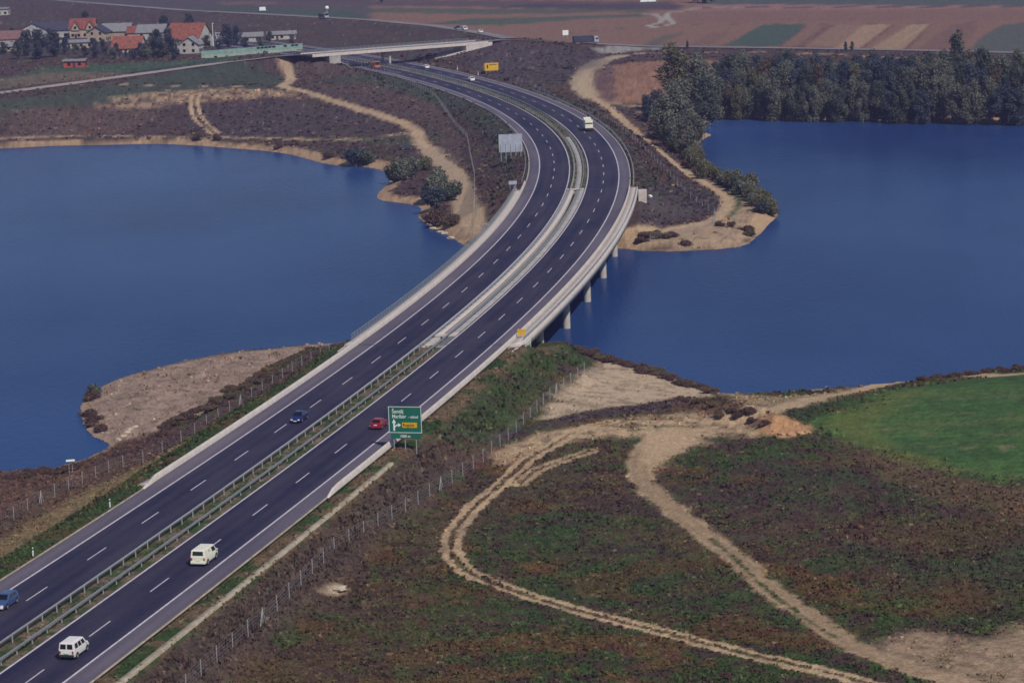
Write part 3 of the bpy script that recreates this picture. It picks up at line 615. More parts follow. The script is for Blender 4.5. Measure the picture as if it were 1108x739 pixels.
# ------------------------------------------------------------------ mesh builder for boxes and tubes
class MB:
    def __init__(s): s.v = []; s.f = []; s.m = []
    def box(s, c, d, rz=0, mi=0, taper=1.0, bevel=0):
        cx, cy, cz = c; a, b, h = d[0] / 2, d[1] / 2, d[2] / 2; n = len(s.v); cr, sr = math.cos(rz), math.sin(rz)
        for z, t in ((-h, 1), (h, taper)):
            for x, y in ((-a, -b), (a, -b), (a, b), (-a, b)):
                x *= t; y *= t; s.v.append((cx + x * cr - y * sr, cy + x * sr + y * cr, cz + z))
        for f in ((0, 3, 2, 1), (4, 5, 6, 7), (0, 1, 5, 4), (1, 2, 6, 5), (2, 3, 7, 6), (3, 0, 4, 7)): s.f.append(tuple(n + i for i in f)); s.m.append(mi)
        return s
    def tube(s, p, q, r, r2=None, k=8, mi=0, cap=True):
        p, q = Vector(p), Vector(q); r2 = r if r2 is None else r2; d = (q - p).normalized()
        a = d.orthogonal().normalized(); b = d.cross(a); n = len(s.v)
        for c, rr in ((p, r), (q, r2)):
            for i in range(k):
                t = 2 * math.pi * i / k; s.v.append(tuple(c + a * math.cos(t) * rr + b * math.sin(t) * rr))
        for i in range(k): s.f.append((n + i, n + (i + 1) % k, n + k + (i + 1) % k, n + k + i)); s.m.append(mi)
        if cap: s.f.append(tuple(n + i for i in reversed(range(k)))); s.m.append(mi); s.f.append(tuple(n + k + i for i in range(k))); s.m.append(mi)
        return s
    def poly(s, pts, mi=0): 
        n = len(s.v); s.v += [tuple(p) for p in pts]; s.f.append(tuple(range(n, n + len(pts)))); s.m.append(mi); return s
    def prism(s, pts, vec, mi=0):
        n = len(s.v); k = len(pts); vec = Vector(vec); s.v += [tuple(p) for p in pts] + [tuple(Vector(p) + vec) for p in pts]
        s.f.append(tuple(range(n + k - 1, n - 1, -1))); s.f.append(tuple(range(n + k, n + 2 * k))); s.m += [mi, mi]
        for i in range(k): s.f.append((n + i, n + (i + 1) % k, n + k + (i + 1) % k, n + k + i)); s.m.append(mi)
        return s
    def mesh(s, name, mats, bevel=0.0, smooth=False):
        me = bpy.data.meshes.new(name); me.from_pydata(s.v, [], s.f)
        for m in (mats if isinstance(mats, (list, tuple)) else [mats]): me.materials.append(m)
        me.polygons.foreach_set('material_index', s.m)
        bm = bmesh.new(); bm.from_mesh(me); bmesh.ops.recalc_face_normals(bm, faces=bm.faces)
        if bevel: bmesh.ops.bevel(bm, geom=list(bm.edges), offset=bevel, segments=2, affect='EDGES', profile=.5, clamp_overlap=True)
        if smooth:
            for f in bm.faces: f.smooth = True
        bm.to_mesh(me); bm.free(); return me
    def build(s, name, mats, parent=None, bevel=0.0, smooth=False, loc=None, rz=None):
        return link(name, s.mesh(name, mats, bevel, smooth), parent, loc, rz)

# ------------------------------------------------------------------ bridge
br = tag(empty('motorway_bridge', rp(B0, 0)), 'long curved concrete bridge carrying the motorway over the lake on round columns', 'bridge')
br.location = (0, 0, 0)
DE = 14.9
joinmesh('deck', [sweep('a', [(-DE, -.02), (-12.9, -.02), (-12.9, -.05), (-.45, -.05), (-.45, -1.0), (-2, -1.25), (-12, -1.45), (-DE + .05, -.9)], B0 - 3, B1 + 3, MT['concrete'], closed=True, capends=True),
                  sweep('b', [(.35, -.05), (12.9, -.05), (12.9, -.02), (DE, -.02), (DE - .05, -.9), (12, -1.45), (2, -1.25), (.35, -1.0)], B0 - 3, B1 + 3, MT['concrete'], closed=True, capends=True)], br)
sweep('edge_beam', [(-DE, -1.25), (-DE - .25, -1.25), (-DE - .25, .22), (-13.42, .22), (-13.42, .0), (-DE, .0)], B0 - 2, B1 + 2, MT['concrete_p'], br, closed=True, capends=True)
sweep('edge_beam', [(DE, -1.25), (DE + .25, -1.25), (DE + .25, .22), (13.42, .22), (13.42, .0), (DE, .0)], B0 - 2, B1 + 2, MT['concrete_p'], br, closed=True, capends=True)
# raised median strips with a slot between them
sweep('median_kerb', [(-2.1, .0), (-2.1, .16), (-.35, .16), (-.35, .0)], B0 + 8, B1 + 0, MT['concrete_p'], br, closed=True, capends=True)
sweep('median_kerb', [(.25, .0), (.25, .16), (2.1, .16), (2.1, .0)], B0 + 8, B1 + 0, MT['concrete_w'], br, closed=True, capends=True)
# expansion ends of the median
for s in (B0 + 7.2, B1 + .5):
    MB().box((0, 0, .1), (1.4, 4.3, .26)).build('expansion_block', MT['concrete_p'], br, loc=rp(s, 0, .06), rz=heading(s))
for s in np.arange(297, 455, 31.0):
    for o in (-11.6, -4.0, 4.0, 11.6):
        p = rp(s, o, 0); zb = WZ - 3
        mb = MB(); mb.tube((0, 0, zb), (0, 0, -1.22), .72, .72, 20); mb.build('pier_column', MT['concrete'], br, loc=(p.x, p.y, 0), smooth=False)
    p = rp(s, 0)
for s, sg in ((B0, 1), (B1, -1)):
    mb = MB(); mb.box((0, 0, -2.6), (1.2, 29.4, 4.6)).build('abutment_wall', MT['concrete'], br, loc=rp(s, 0, 0), rz=heading(s))
    for o in (-14.9, 14.9):
        l = 7.0; q = rp(s - sg * l / 2, o, 0)
        MB().box((0, 0, -1.9), (l, .45, 3.7)).build('wing_wall', MT['concrete_p'], br, loc=q, rz=heading(s))
p = rp(B1 - 1.5, 16.3); MB().box((0, 0, -2.8), (3.0, 2.0, 5.2)).build('wing_wall', MT['concrete_p'], br, loc=p, rz=heading(B1))

def nj(o, sgn, w=.5):   # concrete safety barrier profile; sgn -1 = road lies on the +offset side
    return [(o - w / 2, 0), (o + w / 2, 0), (o + w / 2 * .8 + 0, .18), (o + .11, .38), (o + .10, .88), (o - .10, .88), (o - .11, .38), (o - w / 2 * .8, .18)]
def ramp(a, b, c, d): return lambda s: np.clip(np.minimum((s - a) / (b - a + 1e-6), (d - s) / (d - c + 1e-6)), .08, 1)
t = tag(empty('concrete_barrier'), 'pale concrete barrier with a tapered end along the left shoulder and over the bridge', 'barrier')
sweep('barrier_wall', nj(-13.15, -1), 154, 492, MT['concrete_p'], t, closed=True, capends=True, zf=ramp(154, 159, 488, 492))
sweep('foot_slab', [(-14.6, -.1), (-14.6, .05), (-13.45, .05), (-13.45, -.1)], 156, B0 - 4, MT['concrete_w'], t, closed=True, capends=True)
t = tag(empty('concrete_barrier'), 'pale concrete barrier along the right shoulder from before the green sign to the far abutment', 'barrier')
sweep('barrier_wall', nj(13.15, 1), 151, 476, MT['concrete_p'], t, closed=True, capends=True, zf=ramp(151, 154, 472, 476))

# pedestrian railing on the bridge edges
def railing(s0, s1, o, z0, label, step=2.0, h=1.1, infill=True):
    t = tag(empty('bridge_railing'), label, 'railing')
    sweep('top_rail', [(o - .04, h - .04 + z0), (o + .04, h - .04 + z0), (o + .04, h + .04 + z0), (o - .04, h + .04 + z0)], s0, s1, MT['steel'], t, closed=True)
    sweep('bottom_rail', [(o - .03, .12 + z0), (o + .03, .12 + z0), (o + .03, .17 + z0), (o - .03, .17 + z0)], s0, s1, MT['steel'], t, closed=True)
    pm = MB().box((0, 0, h / 2), (.08, .08, h)).mesh('post', MT['steel'])
    n = int((s1 - s0) / step); ks = list(range(n + 1))
    for k in ks[:100]: link('post', pm, t, rp(s0 + k * step, o, z0), heading(s0 + k * step))
    mb = MB()
    for k in ks[100:]: q = rp(s0 + k * step, o, z0 + h / 2); mb.box(q, (.08, .08, h), heading(s0 + k * step))
    if ks[100:]: tag(mb.build('posts', MT['steel'], t), kind='stuff')
    if infill:
        mb = MB()
        bmsh = MB().box((0, 0, 0), (.035, .035, .9)).mesh('bar', MT['steel'])
        for i, s in enumerate(np.arange(s0, s1, .5)):
            q = rp(s, o, z0 + .6)
            if i < 100: link('bar', bmsh, t, q, heading(s))
            else: mb.box(q, (.035, .035, .9), heading(s))
        tag(mb.build('bars', MT['steel'], t), kind='stuff')
    return t
railing(B0 + 2, B1 + 6, -14.85, .22, 'upright bar railing on the outer edge of the bridge, left side over the lake')
railing(B0 + 2, B1 + 2, 14.95, .22, 'low rail on the right outer edge of the bridge above the columns', h=.5, infill=False, step=4)

for s in (B0 - 1, B1 + 1):
    for o0, o1 in ((-12.9, -2.15), (2.15, 12.9)):
        sweep('expansion_joint', [(o0, .009), (o1, .009)], s - .22, s + .22, MT['sign_k'], br)
# ------------------------------------------------------------------ guardrails
def guardrail(s0, s1, o, side, label, group=None, step=4.0, zt=.80):
    t = tag(empty('guardrail'), label, 'guardrail', group)
    f = side * .06
    prof = [(o + f * .2, zt - .32), (o + f * 1.3, zt - .26), (o + f * 1.3, zt - .20), (o + f * .3, zt - .16), (o + f * 1.3, zt - .12), (o + f * 1.3, zt - .06), (o + f * .2, zt), (o - f * .5, zt), (o - f * .5, zt - .32)]
    sweep('beam', prof, s0, s1, MT['steel'], t, closed=True, step=3)
    ks = [s0 + k * step for k in range(int((s1 - s0) / step) + 1)]
    pm = MB().box((0, 0, zt / 2 - .12), (.08, .11, zt + .1)).mesh('post', MT['post'])
    for s in ks[:100]: link('post', pm, t, rp(s, o - side * .12, 0), heading(s))
    if ks[100:]:
        mb = MB()
        for s in ks[100:]: q = rp(s, o - side * .12, zt / 2 - .12); mb.box(q, (.12, .14, zt + .1), heading(s))
        tag(mb.build('posts', MT['post'], t), kind='stuff')
    return t
guardrail(20, SF - 5, -1.25, -1, 'long steel guardrail in the median on the side of the oncoming carriageway')
guardrail(20, SF - 5, 1.25, 1, 'long steel guardrail in the median on the side of the vans')
guardrail(477, 760, 13.9, -1, 'steel guardrail round the outside of the far curve behind the bridge')
guardrail(493, 700, -14.0, 1, 'steel guardrail along the inside of the curve by the grey board')
# kerbs, gutter, gravel core of the median
tag(joinmesh('kerb', [sweep('k', [(-13.2, -.1), (-13.2, .10), (-12.98, .10), (-12.98, -.1)], SN, 154, MT['gutter'], closed=True),
    sweep('k', [(12.92, -.1), (12.92, .08), (13.2, .08), (13.2, -.1)], SN, 151, MT['gutter'], closed=True),
    sweep('k', [(-13.2, -.1), (-13.2, .07), (-12.92, .07), (-12.92, -.1)], 493, SF, MT['concrete'], closed=True),
    sweep('k', [(12.92, -.1), (12.92, .07), (13.2, .07), (13.2, -.1)], 478, SF, MT['concrete'], closed=True)]), kind='structure', label='low concrete kerbs on both shoulder edges')
tag(sweep('gutter', [(15.5, -.3), (15.6, .06), (15.9, .0), (16.15, .06), (16.25, -.3)], SN, 172, MT['gutter']), kind='structure', label='pale concrete drain channel beside the near right shoulder')
tag(sweep('median_gravel', [(-.55, -.2), (-.45, .05), (.75, .05), (.85, -.2)], B1 + 2, 600, MT['concrete_w']), kind='structure', label='pale gravel strip between the guardrails behind the bridge')
tag(sweep('slope_drain', [(20.5, -3.2), (20.5, -2.9), (21.3, -2.9), (21.3, -3.2)], B1, B1 + 1, MT['concrete_p']), kind='structure') if False else None

# ------------------------------------------------------------------ fences
def fence(pts, label, spacing=5.0, h=1.9, wires=(.3, .7, 1.1, 1.5, 1.85), pr=.045, braces=True):
    P = [Vector(p) for p in pts]; t = tag(empty('wire_fence'), label, 'fence')
    L = [0]
    for a, b in zip(P[:-1], P[1:]): L.append(L[-1] + (b - a).length)
    n = int(L[-1] / spacing); pos = []
    for k in range(n + 1):
        d = k * spacing; i = max(j for j in range(len(L)) if L[j] <= d + 1e-6); i = min(i, len(P) - 2)
        q = P[i].lerp(P[i + 1], (d - L[i]) / (L[i + 1] - L[i])); q.z = hz(q.x, q.y); pos.append(q)
    pm = MB().tube((0, 0, -.3), (0, 0, h), pr, pr, 6).mesh('post', MT['post'])
    for q in pos[:100]: link('post', pm, t, q)
    if pos[100:]:
        mb = MB()
        for q in pos[100:]: mb.tube(q - Vector((0, 0, .3)), q + Vector((0, 0, h)), pr, pr, 6)
        tag(mb.build('posts', MT['post'], t), kind='stuff')
    mb = MB()
    for a, b in zip(pos[:-1], pos[1:]):
        for z in wires: mb.tube(a + Vector((0, 0, z)), b + Vector((0, 0, z)), .012, .012, 3, cap=False)
        m = max(2, int((b - a).length / .8))
        for k in range(m): q = a.lerp(b, k / m); mb.tube(q + Vector((0, 0, .1)), q + Vector((0, 0, 1.85)), .008, .008, 3, cap=False)
    mb.build('wire_mesh', MT['mesh'], t)
    if braces:
        for k in range(8, len(pos) - 1, 14):
            mb = MB(); dv = (pos[k + 1] - pos[k]).normalized() * .9
            mb.tube(pos[k] + Vector((0, 0, 1.7)), pos[k] + dv + Vector((0, 0, -.1)), .05, .05, 6); mb.tube(pos[k] + Vector((0, 0, 1.7)), pos[k] - dv + Vector((0, 0, -.1)), .05, .05, 6)
            mb.build('brace', MT['post'], t)
    return t
def fpts(px, z): return [Vector((*bp(a, b, z), 0)) for a, b in px]
fence(fpts([(150,805),(222,735),(300,668),(363,598+8),(447,549),(520,494),(560,459),(600,420),(636,390),(646,384)], -3.2), 'wire mesh fence on grey posts between the right embankment and the heath')
fence(fpts([(-90,622),(5,565),(60,530),(128,490),(200,465),(290,415),(365,372)], -3.6), 'wire mesh fence along the foot of the left embankment above the point bar')
fence(fpts([(300,60),(420,84),(470,108),(505,140),(513,175),(513,205),(511,236)], -2), 'thin wire fence curving from the overpass down to the bridge beside the dirt track', 5.0, 1.7, braces=False)
fence(fpts([(560,96),(620,112),(660,136),(700,170),(740,200),(775,216),(772,226),(740,236),(700,243)], -3.5), 'low wire fence round the verge on the right peninsula', 6.0, 1.6, braces=False)

# ------------------------------------------------------------------ text helper
def text_mesh(body, size, m, parent, x, z, name, sx=1.0):
    cu = bpy.data.curves.new('lettering', 'FONT'); cu.body = body; cu.size = size; cu.extrude = .008; cu.offset = .006
    o = bpy.data.objects.new('tmp', cu); sc.collection.objects.link(o)
    dg = bpy.context.evaluated_depsgraph_get(); dg.update(); me = bpy.data.meshes.new_from_object(o.evaluated_get(dg)); bpy.data.objects.remove(o)
    me.transform(Matrix.Diagonal((sx, 1, 1, 1))); me.transform(Matrix.Rotation(R(90), 4, 'X')); me.materials.clear(); me.materials.append(m)
    q = link(name, me, parent); q.location = (x, -.075, z); return q

# big green direction sign (local: x across, -y towards the reader)
def green_sign():
    b = Vector((*bp(440, 493, -1.0), 0)); b.z = hz(b.x, b.y)
    t = tag(empty('direction_sign', b, R(-14)), 'large green motorway direction sign with a yellow panel, standing right of the red car', 'road sign')
    z0 = 6.35 - 4.0
    W_, H_ = 4.75, 3.75
    bo = MB().box((0, 0, z0 + H_ / 2), (W_, .08, H_)); bo.build('board', MT['sign_g'], t)
    MB().box((.02, 0, z0 - .42), (4.35, .08, .78)).build('distance_panel', MT['sign_g'], t)
    mb = MB(); e = .07; y = -.052
    for c, d in (((0, y, z0 + H_ - .06), (W_, .02, e)), ((0, y, z0 + .06), (W_, .02, e)), ((-W_ / 2 + .05, y, z0 + H_ / 2), (e, .022, H_ - .12)), ((W_ / 2 - .05, y, z0 + H_ / 2), (e, .022, H_ - .12))): mb.box(c, d)
    mb.build('border', MT['sign_w'], t)
    text_mesh('Šentilj', .74, MT['sign_w'], t, -1.85, z0 + 2.80, 'lettering', .92)
    text_mesh('Maribor', .74, MT['sign_w'], t, -1.85, z0 + 2.10, 'lettering', .84)
    text_mesh('- vzhod', .58, MT['sign_w'], t, .48, z0 + 2.10, 'lettering', .80)
    MB().box((.62, -.055, z0 + 1.12), (2.15, .03, .72)).build('destination_panel', MT['sign_y'], t)
    text_mesh('Rogoza', .60, MT['sign_k'], t, -.36, z0 + .94, 'lettering', .92)
    text_mesh('1000 m', .52, MT['sign_w'], t, -.82, z0 - .62, 'lettering', .95)
    mb = MB(); yy = -.07
    mb.prism([(-1.72, yy, z0 + .3), (-1.50, yy, z0 + .3), (-1.50, yy, z0 + 1.40), (-1.33, yy, z0 + 1.40), (-1.61, yy, z0 + 1.98), (-1.89, yy, z0 + 1.40), (-1.72, yy, z0 + 1.40)], (0, .03, 0))
    mb.prism([(-1.50, yy, z0 + .75), (-1.18, yy, z0 + 1.02), (-1.02, yy, z0 + 1.02), (-1.02, yy, z0 + .84), (-.62, yy, z0 + 1.12), (-1.02, yy, z0 + 1.40), (-1.02, yy, z0 + 1.20), (-1.22, yy, z0 + 1.20), (-1.50, yy, z0 + .96)], (0, .03, 0))
    mb.build('arrow', MT['sign_w'], t)
    for x in (-1.75, -.15, 1.45): 
        mb = MB(); mb.tube((x, .1, -.6), (x, .1, z0 + H_ - .3), .06, .06, 8); mb.build('post', MT['post'], t)
green_sign()

# grey back of a big board on five posts
b = Vector((*bp(553, 173, -1.0), 0)); b.z = hz(b.x, b.y)
t = tag(empty('road_sign', b, R(4)), 'large grey board seen from behind on five posts, left of the far curve', 'road sign')
MB().box((0, 0, 4.6), (6.4, .1, 4.9)).build('board', MT['sign_back'], t)
mb = MB()
for x in (-2.1, -.7, .7, 2.1): mb.box((x, -.08, 4.6), (.07, .06, 4.8))
mb.build('back_rib', MT['post'], t)
for x in (-2.7, -1.35, 0, 1.35, 2.7): MB().tube((x, -.15, -.4), (x, -.15, 4.4), .09, .09, 8).build('post', MT['post'], t)
# small white sign at the bridge end
b = Vector((*bp(555, 205, 0), 0)); b.z = max(hz(b.x, b.y), -.6)
t = tag(empty('road_sign', b, R(2)), 'small pale sign on two short posts at the far left end of the bridge', 'road sign')
MB().box((0, 0, 1.75), (2.0, .06, .9)).build('board', MT['sign_back'], t)
for x in (-.7, .7): MB().tube((x, .08, -.6), (x, .08, 1.4), .05, .05, 8).build('post', MT['post'], t)
# yellow sign far
b = Vector((*bp(532, 79, 0), 0)); b.z = hz(b.x, b.y)
t = tag(empty('road_sign', b, R(10)), 'wide yellow exit board on posts at the verge behind the far curve', 'road sign')
MB().box((0, 0, 2.5), (5.3, .1, 2.9)).build('board', MT['sign_y'], t)
MB().box((-1.6, -.07, 2.6), (.5, .02, 1.4)).build('arrow', MT['sign_k'], t)
MB().box((.5, -.07, 3.3), (3.0, .02, .22)).build('lettering', MT['sign_k'], t)
for x in (-2, -.7, 2.1): MB().tube((x, .1, -.5), (x, .1, 2.0), .07, .07, 8).build('post', MT['post'], t)
# yellow board at the right abutment
b = rp(266, 14.2, .1)
t = tag(empty('road_sign', b, R(-12)), 'small yellow board on short posts at the near end of the bridge on the right', 'road sign')
MB().box((0, 0, 1.15), (1.35, .06, 1.0)).build('board', MT['sign_y'], t, bevel=.02)
for x in (-.5, .5): MB().tube((x, .06, -.1), (x, .06, .7), .04, .04, 8).build('post', MT['post'], t)
t = tag(empty('end_railing', rp(262.5, 16.0, -.7), heading(264)), 'short white tube railing below the small yellow board', 'railing')
mb = MB()
for z in (.5, 1.05): mb.tube((-2.2, 0, z), (2.2, 0, z), .04, .04, 6)
mb.build('rail', MT['sign_w'], t)
for x in (-2.2, -.7, .8, 2.2): MB().tube((x, 0, -.4), (x, 0, 1.05), .045, .045, 6).build('post', MT['sign_w'], t)

# delineator posts
def marker_proto():
    t = empty('delineator_post'); mb = MB(); mb.box((0, 0, .55), (.14, .12, 1.1), taper=.85); mb.build('post', MT['sign_w'], t)
    MB().box((0, -.005, .86), (.15, .13, .16)).build('reflector', MT['sign_k'], t); return t
mk = marker_proto(); first = True
for kh, (s, o) in enumerate(((144, -13.8), (119, -13.8))):
    q = mk if first else copy_tree(mk); first = False; q.location = rp(s, o, -.05); q.rotation_euler = (0, 0, heading(s) - R(90))
    tag(q, 'white delineator post on the near left verge, ' + ['closest to the barrier end', 'nearer to the camera'][kh], 'marker post', 'delineator posts on the near left verge')
for (px, py), lab in (((495, 76), 'white delineator post on the far verge left of the wide yellow board'), ((517.5, 82), 'white delineator post on the far verge close under the wide yellow board')):
    q = copy_tree(mk); x, y = bp(px, py, 0); q.location = (x, y, hz(x, y)); q.scale = (1.6, 1.6, 1.6); tag(q, lab, 'marker post', 'delineator posts on the far verge')
# white flat sign / table on thin legs by the left lake
b = ground(77, 513, -6)
t = tag(empty('info_board', b, R(10)), 'white flat board on two thin legs at the shore of the left lake', 'board')
MB().box((0, 0, 2.2), (1.3, .9, .14)).build('board', MT['sign_w'], t, bevel=.02)
for x in (-.25, .25): MB().tube((x, 0, -.3), (x, 0, 2.14), .035, .035, 6).build('leg', MT['post'], t)

# ------------------------------------------------------------------ overpass
OA = Vector((*bp(345, 59.5, 6.2), 6.2)); OB = Vector((*bp(521, 46.2, 6.2), 6.2)); od = (OB - OA); OL = od.length; oang = math.atan2(od.y, od.x)
ov = tag(empty('overpass', OA, oang), 'slim concrete road overpass crossing the motorway in the distance', 'bridge')
MB().box((OL / 2, 5.0, -.45), (OL + 4, 9.6, .9)).build('deck', MT['concrete_w'], ov)
for y in (-.1, 10.1): MB().box((OL / 2, y, -.25), (OL + 6, .6, 1.15)).build('edge_beam', MT['concrete_p'], ov)
MB().box((OL / 2, 5.0, .02), (OL + 8, 7.0, .06)).build('road_surface', MT['shoulder'], ov)
for y, zz in ((-.1, .32), (10.1, .32)):
    mb = MB(); mb.box((OL / 2, y, zz + 1.05), (OL, .07, .08)); mb.box((OL / 2, y, zz + .1), (OL, .05, .05)); mb.box((OL / 2, y, zz + .6), (OL, .05, .05))
    for k in np.arange(0, OL, .45): mb.box((k, y, zz + .55), (.04, .04, 1.0))
    for k in np.arange(0, OL, 2.0): mb.box((k, y, zz + .53), (.09, .09, 1.1))
    mb.build('railing', MT['steel'], ov)
# pier in the motorway median, in overpass coordinates
mx, my = bp(427, 70.5, 0); rel = Vector((mx - OA.x, my - OA.y, 0)); ca, sa = math.cos(-oang), math.sin(-oang); pxl = rel.x * ca - rel.y * sa
for y in (2.0, 8.0): MB().tube((pxl, y, -7.5), (pxl, y, -.85), .5, .5, 14).build('pier_column', MT['concrete'], ov)
MB().box((OL - 3.5, 5, -2.5), (8.0, 10.6, 4.0)).build('abutment_wall', MT['concrete_p'], ov)
MB().box((OL + 2.5, -.1, -1.2), (5.0, .5, 2.2)).build('wing_wall', MT['concrete_p'], ov)
MB().box((7.0, 5, -2.3), (5.0, 10.6, 3.4)).build('abutment_wall', MT['concrete_w'], ov)
# sloped paving below the right abutment
mb = MB()
mb.prism([(OL - 7.4, -.2, -3.3), (OL - 7.4, 10.2, -3.3), (OL - 23, 10.2, -6.2), (OL - 23, -.2, -6.2)], (0, 0, .4)); mb.build('slope_paving', MT['concrete_p'], ov)
mb = MB(); mb.prism([(9.4, -.2, -3.6), (9.4, 10.2, -3.6), (15, 10.2, -6.6), (15, -.2, -6.6)], (0, 0, .25)); mb.build('slope_paving', MT['concrete_w'], ov)

def ribbon(name, pts, wid, m, kind='structure', label=None, dz=.06, step=4.0):
    P = [Vector((p[0], p[1], p[2])) for p in pts]; Q = []
    for a, b in zip(P[:-1], P[1:]):
        n = max(1, int((b - a).length / step)); Q += [a.lerp(b, k / n) for k in range(n)]
    Q.append(P[-1]); V = []; UV = []; run = 0
    for i, q in enumerate(Q):
        d = (Q[min(i + 1, len(Q) - 1)] - Q[max(i - 1, 0)]); d.z = 0; d.normalize(); n = Vector((d.y, -d.x, 0)); 
        for o in (-wid / 2, -wid / 6, wid / 6, wid / 2): V.append(tuple(q + n * o + Vector((0, 0, dz)))); UV.append((o, run))
        run += step
    F = [(i * 4 + j, i * 4 + j + 1, i * 4 + j + 5, i * 4 + j + 4) for i in range(len(Q) - 1) for j in range(3)]
    me = mesh_from(name, V, F, [m]); bm = bmesh.new(); bm.from_mesh(me)
    if sum(f.normal.z for f in bm.faces) < 0: bmesh.ops.reverse_faces(bm, faces=bm.faces)
    bm.to_mesh(me); bm.free(); u = me.uv_layers.new(name='UVMap'); li = np.zeros(len(me.loops), np.int32); me.loops.foreach_get('vertex_index', li)
    u.data.foreach_set('uv', np.array(UV, np.float32)[li].ravel()); o = link(name, me); tag(o, kind=kind, label=label); return o
MT['farroad'] = asphalt_mat('worn_country_asphalt', (.15, .135, .15), (.23, .205, .21))
MT['farroad2'] = asphalt_mat('pale_country_road', (.26, .225, .21), (.36, .31, .27))
OC = OA + od * (5.0 / OL)
off_n = Vector((-math.sin(oang), math.cos(oang), 0)) * 5.0
ribbon('side_road', OVP[:-1] + [tuple(OA + off_n - od.normalized() * 3)], 8, MT['farroad2'], label='pale country road climbing to the overpass from the left', dz=.10)
ribbon('side_road', [tuple(OB + off_n + od.normalized() * 3)] + [tuple(Vector(p)) for p in OVE[1:]], 6.5, MT['farroad'], label='country road running right from the overpass past the fields', dz=.10)
ribbon('side_road', CROSS, 6.5, MT['farroad'], label='grey country road across the fields behind the village', dz=.12)
ribbon('side_road', [(*bp(130,82,0),.3),(*bp(180,74,1),.9),(*bp(240,64.5,2.6),2.4),(*bp(290,59.5,4.3),4.2),(*bp(318,57.5,5),5.0)], 3.0, MT['lane'], label='narrow dark strip of road above the pale side road', dz=.28)

